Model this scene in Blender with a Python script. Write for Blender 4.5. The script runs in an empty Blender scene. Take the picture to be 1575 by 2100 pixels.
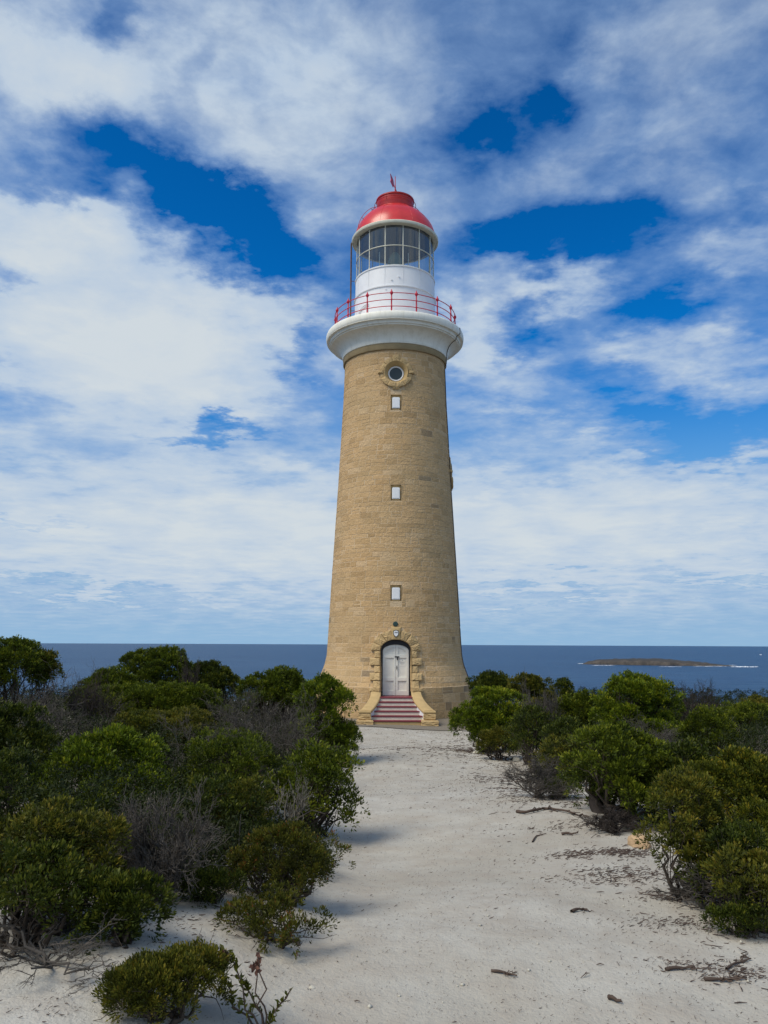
import bpy, bmesh, math, random
import numpy as np
from mathutils import Vector, Matrix, Euler

R = math.radians
scene = bpy.context.scene
COL = scene.collection

# ------------------------------------------------------------------ camera
F_PX, W_PX, H_PX = 1640.0, 1575.0, 2100.0
PITCH, YAW, ROLL = math.atan(269.5 / F_PX), R(0.76), R(0.25)
EYE = Vector((0.0, -36.0, 3.0))
cam_d = bpy.data.cameras.new("camera")
cam = bpy.data.objects.new("camera", cam_d)
COL.objects.link(cam)
cam_d.sensor_fit = 'VERTICAL'
cam_d.sensor_height = 24.0
cam_d.lens = 24.0 * F_PX / H_PX
cam_d.clip_start = 0.1
cam_d.clip_end = 300000.0
CAM_R = Matrix.Rotation(YAW, 3, 'Z') @ Matrix.Rotation(R(90) + PITCH, 3, 'X') @ Matrix.Rotation(ROLL, 3, 'Z')
cam.matrix_world = Matrix.Translation(EYE) @ CAM_R.to_4x4()
scene.camera = cam

# ------------------------------------------------------------------ light
SUN_DIR = Vector((-0.83 * math.cos(R(52)), -0.56 * math.cos(R(52)), math.sin(R(52)))).normalized()
SUN_EL = math.asin(SUN_DIR.z)
SUN_AZ = math.atan2(SUN_DIR.x, SUN_DIR.y)
sun_d = bpy.data.lights.new("sun", 'SUN')
sun_d.energy = 3.0
sun_d.angle = R(32)
sun_d.color = (1.0, 0.90, 0.74)
sun = bpy.data.objects.new("sun", sun_d)
COL.objects.link(sun)
sun.rotation_euler = SUN_DIR.to_track_quat('Z', 'Y').to_euler()

scene.view_settings.view_transform = 'Standard'
scene.view_settings.look = 'None'
scene.view_settings.gamma = 1.0
scene.view_settings.exposure = 0.12
scene.render.engine = 'CYCLES'
scene.cycles.max_bounces = 7
scene.cycles.diffuse_bounces = 3
scene.cycles.transparent_max_bounces = 12
scene.cycles.caustics_reflective = False
scene.cycles.caustics_refractive = False


def ray(px, py):
    v = CAM_R @ Vector(((px - W_PX / 2) / F_PX, (H_PX / 2 - py) / F_PX, -1.0))
    return v.normalized()


# ------------------------------------------------------------------ node helper
class NT:
    def __init__(self, tree):
        self.t = tree
        self.n = tree.nodes
        self.l = tree.links

    def new(self, typ, **kw):
        nd = self.n.new(typ)
        for k, v in kw.items():
            setattr(nd, k, v)
        return nd

    def put(self, sock, v):
        if isinstance(v, bpy.types.NodeSocket):
            self.l.new(v, sock)
        elif v is not None:
            sock.default_value = v

    def math(self, op, a, b=None, c=None, clamp=False):
        nd = self.new('ShaderNodeMath', operation=op, use_clamp=clamp)
        for i, v in enumerate((a, b, c)):
            if v is not None:
                self.put(nd.inputs[i], v)
        return nd.outputs[0]

    def noise(self, vec, scale, detail=4, rough=0.55, dist=0.0, dims='3D'):
        nd = self.new('ShaderNodeTexNoise', noise_dimensions=dims)
        if vec is not None:
            self.put(nd.inputs['Vector'], vec)
        nd.inputs['Scale'].default_value = scale
        nd.inputs['Detail'].default_value = detail
        nd.inputs['Roughness'].default_value = rough
        nd.inputs['Distortion'].default_value = dist
        return nd.outputs['Fac']

    def mix(self, fac, a, b, mode='MIX'):
        nd = self.new('ShaderNodeMix', data_type='RGBA', blend_type=mode)
        self.put(nd.inputs[0], fac)
        self.put(nd.inputs[6], a)
        self.put(nd.inputs[7], b)
        return nd.outputs[2]

    def ramp(self, fac, stops, interp='LINEAR'):
        nd = self.new('ShaderNodeValToRGB')
        cr = nd.color_ramp
        cr.interpolation = interp
        while len(cr.elements) < len(stops):
            cr.elements.new(0.5)
        for e, (p, c) in zip(cr.elements, stops):
            e.position = p
            e.color = c if len(c) == 4 else (*c, 1)
        self.put(nd.inputs[0], fac)
        return nd.outputs[0]

    def maprange(self, v, a, b, c=0.0, d=1.0, smooth=False):
        nd = self.new('ShaderNodeMapRange')
        if smooth:
            nd.interpolation_type = 'SMOOTHSTEP'
        self.put(nd.inputs[0], v)
        for i, q in enumerate((a, b, c, d)):
            nd.inputs[i + 1].default_value = q
        return nd.outputs[0]


# ------------------------------------------------------------------ sky
world = bpy.data.worlds.new("World")
scene.world = world
world.use_nodes = True
wt = NT(world.node_tree)
wt.n.clear()
w_out = wt.new('ShaderNodeOutputWorld')
w_bg = wt.new('ShaderNodeBackground')
wt.l.new(w_bg.outputs[0], w_out.inputs[0])
SKY_STRENGTH = 0.10
w_bg.inputs[1].default_value = SKY_STRENGTH
sky = wt.new('ShaderNodeTexSky', sky_type='NISHITA')
sky.sun_disc = False
sky.sun_elevation = SUN_EL
sky.sun_rotation = SUN_AZ % (2 * math.pi)
sky.altitude = 100.0
sky.air_density = 1.0
sky.dust_density = 0.4
sky.ozone_density = 3.0
tc = wt.new('ShaderNodeTexCoord')
sep = wt.new('ShaderNodeSeparateXYZ')
wt.l.new(tc.outputs['Generated'], sep.inputs[0])
dx, dy, dz = sep.outputs
az_s = wt.math('ARCTAN2', dx, dy)
el_s = wt.math('ARCSINE', dz)
# wind-torn edges: warp the direction before looking the cloud masses up
zc = wt.math('ADD', wt.math('MAXIMUM', dz, 0.0), 0.10)
plane = wt.new('ShaderNodeCombineXYZ')
wt.put(plane.inputs[0], wt.math('DIVIDE', dx, zc))
wt.put(plane.inputs[1], wt.math('DIVIDE', dy, zc))
plane = plane.outputs[0]
wn = wt.new('ShaderNodeTexNoise')
wt.put(wn.inputs['Vector'], plane)
wn.inputs['Scale'].default_value = 2.3
wn.inputs['Detail'].default_value = 5
wn.inputs['Roughness'].default_value = 0.55
wsep = wt.new('ShaderNodeSeparateXYZ')
wt.l.new(wn.outputs['Color'], wsep.inputs[0])
WARP = 0.16
azw = wt.math('MULTIPLY_ADD', wt.math('SUBTRACT', wsep.outputs[0], 0.5), WARP, az_s)
elw = wt.math('MULTIPLY_ADD', wt.math('SUBTRACT', wsep.outputs[1], 0.5), WARP * 0.75, el_s)
wn2 = wt.new('ShaderNodeTexNoise')
wt.put(wn2.inputs['Vector'], plane)
wn2.inputs['Scale'].default_value = 8.0
wn2.inputs['Detail'].default_value = 6
wn2.inputs['Roughness'].default_value = 0.62
wsep2 = wt.new('ShaderNodeSeparateXYZ')
wt.l.new(wn2.outputs['Color'], wsep2.inputs[0])
azw = wt.math('MULTIPLY_ADD', wt.math('SUBTRACT', wsep2.outputs[0], 0.5), 0.11, azw)
elw = wt.math('MULTIPLY_ADD', wt.math('SUBTRACT', wsep2.outputs[1], 0.5), 0.09, elw)
pos = wt.new('ShaderNodeCombineXYZ')
wt.put(pos.inputs[0], azw)
wt.put(pos.inputs[1], elw)
pos = pos.outputs[0]


def blob(acc, px, py, rx, ry, w, rot=0.0):
    """a cloud mass (w > 0) or a clearing (w < 0) at a sky direction"""
    v = ray(px, py)
    az, el = math.atan2(v.x, v.y), math.asin(v.z)
    mp = wt.new('ShaderNodeMapping', vector_type='TEXTURE')
    wt.put(mp.inputs['Vector'], pos)
    mp.inputs['Location'].default_value = (az, el, 0)
    mp.inputs['Rotation'].default_value = (0, 0, R(rot))
    mp.inputs['Scale'].default_value = (rx / F_PX / max(0.5, math.cos(el)), ry / F_PX, 1)
    g = wt.new('ShaderNodeTexGradient', gradient_type='SPHERICAL')
    wt.l.new(mp.outputs[0], g.inputs[0])
    sm = wt.maprange(g.outputs['Fac'], 0.0, 0.95, 0.0, 1.0, smooth=True)
    return wt.math('MULTIPLY_ADD', sm, w, acc)


BLOBS = [
    # clearings
    (330, 350, 300, 115, -0.62, -8), (480, 440, 210, 130, -0.66, -35), (600, 535, 170, 105, -0.62, -10), (190, 385, 220, 45, -0.27, 0),
    (170, 300, 110, 70, -0.23, 0), (245, 25, 45, 80, -0.39, 0), (410, 150, 40, 60, -0.23, 0), (360, 220, 60, 90, -0.23, 0),
    (1010, 270, 190, 100, -0.52, 10), (1135, 165, 60, 80, -0.35, 30), (1165, 30, 70, 80, -0.27, 0),
    (1130, 505, 350, 75, -0.5, 4), (1010, 525, 120, 60, -0.23, 0), (1390, 600, 220, 110, -0.52, -20), (1290, 430, 260, 60, -0.31, 0), (1560, 420, 120, 60, -0.31, 0),
    (1080, 690, 70, 90, -0.39, -50), (1420, 865, 340, 80, -0.68, -6), (1250, 800, 180, 60, -0.27, -35), (1450, 915, 240, 40, -0.39, -3),
    (450, 893, 150, 32, -0.74, 3), (0, 560, 80, 50, -0.43, 0), (620, 700, 40, 70, -0.39, -40), (640, 770, 40, 70, -0.27, 50), (85, 1068, 90, 18, -0.39, 0),
    (200, 1212, 330, 18, -0.31, -3), (1090, 1215, 260, 18, -0.31, -2), (1490, 1190, 200, 16, -0.27, 0), (960, 1010, 200, 18, -0.12, 0),
    (1130, 880, 150, 40, -0.20, 0), (1500, 1080, 300, 20, -0.16, 0),
    # masses
    (120, 120, 300, 170, 0.55, 0), (560, 160, 420, 200, 0.5, 0), (90, 270, 120, 80, 0.12, 0), (470, 290, 160, 40, 0.15, 0),
    (200, 640, 500, 330, 0.85, -12), (270, 400, 60, 60, 0.3, 0), (120, 470, 300, 90, 0.4, 0), (450, 680, 230, 160, 0.35, -20),
    (350, 780, 500, 160, 0.4, 0), (620, 640, 120, 60, 0.3, 0), (640, 400, 90, 70, 0.25, 0), (700, 540, 60, 50, 0.2, 0),
    (1300, 240, 420, 240, 0.04, 0), (1190, 140, 80, 90, 0.2, 0), (800, 330, 260, 140, 0.12, 0), (900, 420, 200, 80, 0.1, 0),
    (980, 560, 90, 42, 0.42, 0), (1160, 595, 190, 60, 0.5, 0), (1510, 530, 110, 90, 0.22, -30),
    (960, 680, 120, 110, 0.55, -40), (1100, 820, 250, 130, 0.45, -25), (1290, 690, 270, 75, 0.36, 0), (1480, 730, 200, 70, 0.35, 0),
    (1200, 1040, 850, 190, 0.62, 0), (300, 1040, 850, 210, 0.62, 0), (1340, 895, 110, 25, 0.3, 0),
    (790, 1160, 1800, 200, 0.55, 0), (440, 450, 40, 18, 0.28, 20),
]
acc = wt.math('ADD', wt.maprange(el_s, 0.0, 0.9, 0.40, 0.40), wt.maprange(dy, 0.25, -0.25, 0.0, 0.22, smooth=True))  # last term thickens unseen cloud behind the camera, added for white front light
for b in BLOBS:
    acc = blob(acc, *b)
n1 = wt.noise(plane, 3.3, 10, 0.58, 0.35)
n2 = wt.noise(plane, 9.0, 6, 0.6, 0.2)
amp = wt.maprange(el_s, 0.06, 0.34, 0.45, 1.0)
dens = wt.math('MULTIPLY_ADD', wt.math('SUBTRACT', n1, 0.5), wt.math('MULTIPLY', amp, 1.25), acc)
dens = wt.math('MULTIPLY_ADD', wt.math('SUBTRACT', n2, 0.5), wt.maprange(el_s, 0.10, 0.42, 0.15, 0.9), dens)
alpha = wt.maprange(dens, -0.06, 0.95, 0.0, 1.0)
alpha = wt.math('MULTIPLY', alpha, wt.maprange(el_s, -0.02, 0.06, 0.15, 0.97, smooth=True), clamp=True)
# clear sky: the physical sky, deepened like the photograph's
hs = wt.new('ShaderNodeHueSaturation')
hs.inputs['Saturation'].default_value = 1.35
wt.l.new(sky.outputs[0], hs.inputs['Color'])
deep0 = wt.mix(1.0, hs.outputs[0], wt.ramp(wt.maprange(el_s, 0.0, 0.7, 0.0, 1.0), [(0.0, (0.55, 0.62, 0.62)), (0.18, (0.34, 0.82, 1.10)), (0.45, (0.05, 0.92, 1.28)), (1.0, (0.03, 0.74, 1.0))]), 'MULTIPLY')
# sea-air haze whitens the sky just above the horizon
deep = wt.mix(wt.maprange(el_s, 0.34, 0.0, 0.0, 1.0, smooth=True), deep0, (2.6, 4.4, 6.3, 1))
# cloud radiance, divided by the background strength it is multiplied with
n3 = wt.noise(plane, 3.2, 7, 0.58, 0.3)
body = wt.math('MULTIPLY_ADD', wt.math('SUBTRACT', n3, 0.5), 1.0, wt.maprange(dens, 0.35, 1.45, 0.0, 0.95))
K = 1.0 / SKY_STRENGTH
ccol = wt.ramp(body, [(0.0, (0.28 * K / 10, 0.43 * K / 10, 0.68 * K / 10)), (0.45, (0.48 * K / 10, 0.59 * K / 10, 0.73 * K / 10)), (1.0, (0.64 * K / 10, 0.70 * K / 10, 0.74 * K / 10))])
# unseen clouds on the sun's side, brightened and warmed as added frontal fill
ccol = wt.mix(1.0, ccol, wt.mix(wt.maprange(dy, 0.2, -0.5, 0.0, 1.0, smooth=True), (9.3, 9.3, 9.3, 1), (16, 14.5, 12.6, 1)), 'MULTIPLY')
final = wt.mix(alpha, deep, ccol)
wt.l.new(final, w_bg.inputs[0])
world.cycles.sampling_method = 'MANUAL'
world.cycles.sample_map_resolution = 512


# ------------------------------------------------------------------ materials
def mat(name):
    m = bpy.data.materials.new(name)
    m.use_nodes = True
    t = NT(m.node_tree)
    bsdf = t.n['Principled BSDF']
    return m, t, bsdf


def objcoord(t):
    return t.new('ShaderNodeTexCoord').outputs['Object']


def bump(t, bsdf, h, strength, dist):
    b = t.new('ShaderNodeBump')
    b.inputs['Strength'].default_value = strength
    b.inputs['Distance'].default_value = dist
    t.put(b.inputs['Height'], h)
    t.l.new(b.outputs[0], bsdf.inputs['Normal'])


def simple(name, col, rough=0.6, var=0.12, scale=6.0, bmp=0.0, metal=0.0, spec=0.4, bscale=40.0):
    m, t, b = mat(name)
    co = objcoord(t)
    n = t.noise(co, scale, 5, 0.6)
    lo = tuple(c * (1 - var) for c in col)
    hi = tuple(min(1, c * (1 + var)) for c in col)
    t.put(b.inputs['Base Color'], t.ramp(n, [(0.3, lo), (0.7, hi)]))
    b.inputs['Roughness'].default_value = rough
    b.inputs['Metallic'].default_value = metal
    b.inputs['Specular IOR Level'].default_value = spec
    if bmp:
        bump(t, b, t.noise(co, bscale, 4, 0.6), 0.6, bmp)
    return m


M = {}


def stone_mat(name, dark=1.0):
    m, t, b = mat(name)
    co = objcoord(t)
    at = t.new('ShaderNodeAttribute', attribute_name='tint').outputs['Fac']
    c1 = t.ramp(at, [(0.0, (0.166, 0.136, 0.107)), (0.06, (0.386, 0.248, 0.121)), (0.3, (0.489, 0.319, 0.157)), (0.6, (0.565, 0.372, 0.188)), (0.85, (0.604, 0.408, 0.217)), (1.0, (0.665, 0.513, 0.342))])
    big = t.noise(co, 0.7, 4, 0.6)
    fine = t.noise(co, 14.0, 6, 0.7)
    c2 = t.mix(t.maprange(big, 0.35, 0.7, 0.0, 0.55), c1, (0.47, 0.355, 0.205, 1))
    c3 = t.mix(t.maprange(fine, 0.35, 0.75, 0.0, 0.55), c2, (0.38, 0.265, 0.135, 1))
    # weathered rust-brown and grey patches
    pt = t.noise(co, 2.2, 5, 0.65)
    c4 = t.mix(t.maprange(pt, 0.60, 0.78, 0.0, 0.5), c3, (0.30, 0.20, 0.10, 1))
    t.put(b.inputs['Base Color'], c4)
    b.inputs['Roughness'].default_value = 0.93
    b.inputs['Specular IOR Level'].default_value = 0.15
    h = t.math('ADD', t.math('MULTIPLY', t.noise(co, 9.0, 5, 0.65), 1.0), t.math('MULTIPLY', t.noise(co, 38.0, 3, 0.6), 0.35))
    bump(t, b, h, 1.0, 0.05)
    return m


M['stone'] = stone_mat('sandstone')
M['rockface'] = simple('rock_faced_sandstone', (0.47, 0.335, 0.17), 0.95, 0.16, 5.0, 0.03, spec=0.15, bscale=22.0)
M['smoothstone'] = simple('dressed_sandstone', (0.46, 0.33, 0.16), 0.9, 0.12, 4.0, 0.006, spec=0.15)
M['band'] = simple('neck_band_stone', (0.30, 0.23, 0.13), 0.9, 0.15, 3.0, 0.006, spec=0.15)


def white_mat():
    m, t, b = mat('weathered_white_paint')
    co = objcoord(t)
    mp = t.new('ShaderNodeMapping')
    t.put(mp.inputs[0], co)
    mp.inputs['Scale'].default_value = (3.0, 3.0, 0.5)
    streak = t.noise(mp.outputs[0], 1.5, 6, 0.65)
    c = t.mix(t.maprange(streak, 0.47, 0.75, 0.0, 0.5), (0.78, 0.77, 0.69, 1), (0.50, 0.47, 0.35, 1))
    c = t.mix(t.maprange(t.noise(co, 9.0, 5, 0.7), 0.6, 0.8, 0.0, 0.25), c, (0.38, 0.37, 0.30, 1))
    t.put(b.inputs['Base Color'], c)
    b.inputs['Roughness'].default_value = 0.6
    bump(t, b, t.noise(co, 30.0, 4, 0.6), 0.4, 0.006)
    return m


M['cornice'] = white_mat()
M['white'] = simple('white_gloss_paint', (0.76, 0.77, 0.78), 0.35, 0.05, 2.0, 0.002, spec=0.4, bscale=6.0)
M['doorpaint'] = simple('door_white_paint', (0.76, 0.735, 0.66), 0.5, 0.06, 3.0)
M['creampaint'] = simple('cream_riser_paint', (0.72, 0.67, 0.54), 0.6, 0.10, 8.0)
M['cream'] = simple('cream_metal_paint', (0.62, 0.61, 0.50), 0.45, 0.10, 5.0)
M['red'] = simple('red_dome_paint', (0.55, 0.028, 0.028), 0.30, 0.15, 2.2, 0.0, spec=0.5)
M['reddark'] = simple('red_ventilator_paint', (0.40, 0.022, 0.020), 0.35, 0.12, 3.0)
M['redrail'] = simple('red_railing_paint', (0.46, 0.010, 0.035), 0.4, 0.12, 6.0)
M['tread'] = simple('maroon_tread_paint', (0.17, 0.028, 0.040), 0.5, 0.22, 9.0)
M['black'] = simple('black_frame_paint', (0.012, 0.011, 0.014), 0.5, 0.1)
M['cable'] = simple('brown_cable', (0.06, 0.045, 0.04), 0.6, 0.1)
M['greenmetal'] = simple('dark_green_metal', (0.02, 0.05, 0.045), 0.5, 0.1)
M['ceiling'] = simple('lantern_ceiling_paint', (0.10, 0.105, 0.11), 0.7, 0.1)
M['gray'] = simple('gray_print', (0.25, 0.25, 0.25), 0.7, 0.1)
M['rust'] = simple('rusty_pipe', (0.11, 0.07, 0.055), 0.7, 0.3, 8.0)


def glass_mat(name, tint, refl=0.09):
    m, t, b = mat(name)
    t.n.remove(b)
    out = [x for x in t.n if x.type == 'OUTPUT_MATERIAL'][0]
    tr = t.new('ShaderNodeBsdfTransparent')
    tr.inputs[0].default_value = (*tint, 1)
    gl = t.new('ShaderNodeBsdfGlossy')
    gl.inputs['Roughness'].default_value = 0.04
    lw = t.new('ShaderNodeLayerWeight')
    lw.inputs[0].default_value = 0.35
    f = t.math('MULTIPLY_ADD', lw.outputs['Facing'], 0.22, refl)
    dirt = t.noise(objcoord(t), 3.0, 4, 0.6)
    df = t.new('ShaderNodeBsdfDiffuse')
    df.inputs[0].default_value = (0.4, 0.4, 0.4, 1)
    mx = t.new('ShaderNodeMixShader')
    t.put(mx.inputs[0], f)
    t.l.new(tr.outputs[0], mx.inputs[1])
    t.l.new(gl.outputs[0], mx.inputs[2])
    mx2 = t.new('ShaderNodeMixShader')
    t.put(mx2.inputs[0], t.maprange(dirt, 0.3, 0.8, 0.0, 0.06))
    t.l.new(mx.outputs[0], mx2.inputs[1])
    t.l.new(df.outputs[0], mx2.inputs[2])
    t.l.new(mx2.outputs[0], out.inputs[0])
    return m


M['glass'] = glass_mat('lantern_glass', (0.80, 0.86, 0.88))
m, t, b = mat('dark_window_glass')
b.inputs['Base Color'].default_value = (0.02, 0.03, 0.028, 1)
b.inputs['Roughness'].default_value = 0.15
M['darkglass'] = m
m, t, b = mat('fresnel_lens_glass')
b.inputs['Base Color'].default_value = (0.25, 0.32, 0.26, 1)
b.inputs['Roughness'].default_value = 0.15
M['lens'] = m


def leaf_mat(name, stops, trans=0.22, rough=0.5):
    m, t, b = mat(name)
    out = [x for x in t.n if x.type == 'OUTPUT_MATERIAL'][0]
    at = t.new('ShaderNodeAttribute', attribute_name='tint').outputs['Fac']
    c = t.ramp(at, stops)
    t.put(b.inputs['Base Color'], c)
    b.inputs['Roughness'].default_value = rough
    b.inputs['Specular IOR Level'].default_value = 0.14
    tl = t.new('ShaderNodeBsdfTranslucent')
    t.put(tl.inputs[0], c)
    mx = t.new('ShaderNodeMixShader')
    mx.inputs[0].default_value = trans
    t.l.new(b.outputs[0], mx.inputs[1])
    t.l.new(tl.outputs[0], mx.inputs[2])
    t.l.new(mx.outputs[0], out.inputs[0])
    return m


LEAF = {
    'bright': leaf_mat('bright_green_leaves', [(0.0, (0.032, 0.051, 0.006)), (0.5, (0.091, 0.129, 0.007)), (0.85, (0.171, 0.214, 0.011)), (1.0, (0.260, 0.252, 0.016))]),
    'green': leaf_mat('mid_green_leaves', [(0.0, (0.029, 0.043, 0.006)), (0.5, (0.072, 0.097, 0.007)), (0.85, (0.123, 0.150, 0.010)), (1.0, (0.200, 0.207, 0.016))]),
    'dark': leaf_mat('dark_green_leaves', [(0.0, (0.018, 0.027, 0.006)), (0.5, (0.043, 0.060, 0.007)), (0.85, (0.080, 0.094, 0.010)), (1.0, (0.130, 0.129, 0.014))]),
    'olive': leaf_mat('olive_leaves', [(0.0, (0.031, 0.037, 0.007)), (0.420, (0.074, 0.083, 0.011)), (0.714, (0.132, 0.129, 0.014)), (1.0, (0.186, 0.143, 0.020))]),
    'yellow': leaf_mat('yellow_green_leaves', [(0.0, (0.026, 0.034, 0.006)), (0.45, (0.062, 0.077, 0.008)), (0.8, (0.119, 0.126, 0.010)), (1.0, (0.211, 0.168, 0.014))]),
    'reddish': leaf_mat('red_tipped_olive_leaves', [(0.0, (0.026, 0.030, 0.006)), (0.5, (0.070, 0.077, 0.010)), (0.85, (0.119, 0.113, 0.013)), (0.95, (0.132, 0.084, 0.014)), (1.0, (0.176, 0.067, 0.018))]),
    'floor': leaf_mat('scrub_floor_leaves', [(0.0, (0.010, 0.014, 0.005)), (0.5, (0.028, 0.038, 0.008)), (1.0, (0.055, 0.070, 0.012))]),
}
M['bark'] = simple('grey_brown_bark', (0.075, 0.060, 0.048), 0.9, 0.35, 9.0, 0.004, spec=0.1)
M['deadwood'] = simple('grey_dead_wood', (0.088, 0.079, 0.070), 0.9, 0.35, 7.0, 0.003, spec=0.1)
M['palewood'] = simple('pale_bleached_wood', (0.17, 0.158, 0.132), 0.9, 0.30, 7.0, 0.003, spec=0.1)
M['darkwood'] = simple('dark_dead_wood', (0.050, 0.042, 0.038), 0.9, 0.35, 7.0, 0.003, spec=0.1)
M['litter'] = simple('dark_leaf_litter', (0.085, 0.062, 0.052), 0.9, 0.45, 3.0, spec=0.1)
M['stick'] = simple('brown_stick', (0.085, 0.062, 0.050), 0.9, 0.35, 12.0, 0.004, spec=0.1)
M['rock'] = simple('pale_limestone', (0.44, 0.42, 0.36), 0.95, 0.25, 6.0, 0.02, spec=0.15, bscale=18.0)
M['orangerock'] = simple('orange_limestone', (0.46, 0.32, 0.19), 0.95, 0.22, 5.0, 0.02, spec=0.15, bscale=14.0)


def sand_mat():
    m, t, b = mat('pale_sand')
    co = t.new('ShaderNodeTexCoord').outputs['Object']
    n1_ = t.noise(co, 0.45, 5, 0.6)
    n2_ = t.noise(co, 2.6, 7, 0.68)
    n3_ = t.noise(co, 45.0, 4, 0.7)
    c = t.mix(t.maprange(n1_, 0.35, 0.65, 0, 1), (0.375, 0.350, 0.298, 1), (0.47, 0.452, 0.402, 1))
    c = t.mix(t.maprange(n2_, 0.42, 0.66, 0, 0.7), c, (0.34, 0.30, 0.25, 1))
    c = t.mix(t.maprange(n3_, 0.45, 0.75, 0, 0.35), c, (0.34, 0.31, 0.265, 1))
    # darker sand under the scrub, by the mesh's own mask
    at = t.new('ShaderNodeAttribute', attribute_name='under_scrub').outputs['Fac']
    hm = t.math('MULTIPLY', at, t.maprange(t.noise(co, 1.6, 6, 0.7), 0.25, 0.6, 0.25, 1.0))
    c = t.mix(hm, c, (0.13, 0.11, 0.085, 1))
    vor = t.new('ShaderNodeTexVoronoi', feature='F1')
    t.put(vor.inputs['Vector'], co)
    vor.inputs['Scale'].default_value = 26.0
    sp = t.math('MULTIPLY', t.math('LESS_THAN', vor.outputs['Distance'], 0.16), t.math('GREATER_THAN', t.noise(co, 7.0, 3), 0.52))
    c = t.mix(t.math('MULTIPLY', sp, 0.6), c, (0.17, 0.14, 0.12, 1))
    t.put(b.inputs['Base Color'], c)
    b.inputs['Roughness'].default_value = 1.0
    b.inputs['Specular IOR Level'].default_value = 0.1
    h = t.math('ADD', t.math('MULTIPLY', n2_, 1.0), t.math('MULTIPLY', n3_, 0.25))
    bump(t, b, h, 0.8, 0.05)
    return m


M['sand'] = sand_mat()
M['gravel'] = simple('brown_grey_gravel', (0.20, 0.175, 0.14), 1.0, 0.45, 30.0, 0.02, spec=0.1, bscale=30.0)


# ------------------------------------------------------------------ mesh helpers
def tag(o, label=None, cat=None, group=None, kind=None):
    if label:
        o['label'] = label
    if cat:
        o['category'] = cat
    if group:
        o['group'] = group
    if kind:
        o['kind'] = kind
    return o


def empty(name, loc=(0, 0, 0), rz=0.0):
    o = bpy.data.objects.new(name, None)
    COL.objects.link(o)
    o.location = loc
    o.rotation_euler = (0, 0, rz)
    o.empty_display_size = 0.2
    return o


class MB:
    """collects shapes and links them as one mesh object"""
    def __init__(self):
        self.v, self.f, self.mi, self.tint = [], [], [], []

    def add(self, vs, fs, mi=0, tint=0.5):
        o = len(self.v)
        self.v.extend([tuple(p) for p in vs])
        for f in fs:
            self.f.append([i + o for i in f])
            self.mi.append(mi)
            self.tint.append(tint)

    def box(self, x0, x1, y0, y1, z0, z1, mi=0):
        vs = [(x0, y0, z0), (x1, y0, z0), (x1, y1, z0), (x0, y1, z0), (x0, y0, z1), (x1, y0, z1), (x1, y1, z1), (x0, y1, z1)]
        self.add(vs, [(0, 3, 2, 1), (4, 5, 6, 7), (0, 1, 5, 4), (1, 2, 6, 5), (2, 3, 7, 6), (3, 0, 4, 7)], mi)

    def lathe(self, prof, n=96, c=(0, 0), mi=0, a0=0.0, a1=2 * math.pi, close_ends=False):
        full = abs(a1 - a0 - 2 * math.pi) < 1e-6
        m_ = n if full else n + 1
        vs = []
        for r, z in prof:
            for i in range(m_):
                a = a0 + (a1 - a0) * i / n
                vs.append((c[0] + r * math.sin(a), c[1] - r * math.cos(a), z))
        fs = []
        for j in range(len(prof) - 1):
            for i in range(n):
                k = (i + 1) % m_
                fs.append((j * m_ + i, j * m_ + k, (j + 1) * m_ + k, (j + 1) * m_ + i))
        if close_ends and full:
            fs.append(tuple(range(m_ - 1, -1, -1)))
            fs.append(tuple(range((len(prof) - 1) * m_, len(prof) * m_)))
        self.add(vs, fs, mi)

    def tube(self, pts, rad, sides=8, mi=0, cap=True):
        pts = [Vector(p) for p in pts]
        rr = rad if isinstance(rad, (list, tuple)) else [rad] * len(pts)
        closed = (pts[0] - pts[-1]).length < 1e-6
        vs = []
        ref = Vector((0, 0, 1))
        for i, p in enumerate(pts):
            if closed:
                d = pts[(i + 1) % (len(pts) - 1)] - pts[i - 1 if i > 0 else -2]
            else:
                d = pts[min(i + 1, len(pts) - 1)] - pts[max(i - 1, 0)]
            d.normalize()
            a = d.cross(ref)
            if a.length < 0.05:
                a = d.cross(Vector((0, 1, 0)))
            a.normalize()
            b_ = d.cross(a)
            for k in range(sides):
                t_ = 2 * math.pi * k / sides
                vs.append(p + (a * math.cos(t_) + b_ * math.sin(t_)) * rr[i])
        fs = []
        for i in range(len(pts) - 1):
            for k in range(sides):
                k2 = (k + 1) % sides
                fs.append((i * sides + k, i * sides + k2, (i + 1) * sides + k2, (i + 1) * sides + k))
        if cap and not closed:
            fs.append(tuple(range(sides - 1, -1, -1)))
            fs.append(tuple(range((len(pts) - 1) * sides, len(pts) * sides)))
        self.add(vs, fs, mi)

    def build(self, name, mats, parent=None, smooth=False, tint=False, loc=None):
        me = bpy.data.meshes.new(name)
        me.from_pydata(self.v, [], self.f)
        if not isinstance(mats, (list, tuple)):
            mats = [mats]
        for m_ in mats:
            me.materials.append(m_)
        if len(mats) > 1:
            me.polygons.foreach_set('material_index', self.mi)
        if tint:
            at = me.attributes.new('tint', 'FLOAT', 'FACE')
            at.data.foreach_set('value', self.tint)
        me.update()
        if smooth:
            me.polygons.foreach_set('use_smooth', [True] * len(me.polygons))
            try:
                me.set_sharp_from_angle(angle=R(35))
            except Exception:
                pass
        o = bpy.data.objects.new(name, me)
        COL.objects.link(o)
        if parent:
            o.parent = parent
        if loc:
            o.location = loc
        return o


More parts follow.
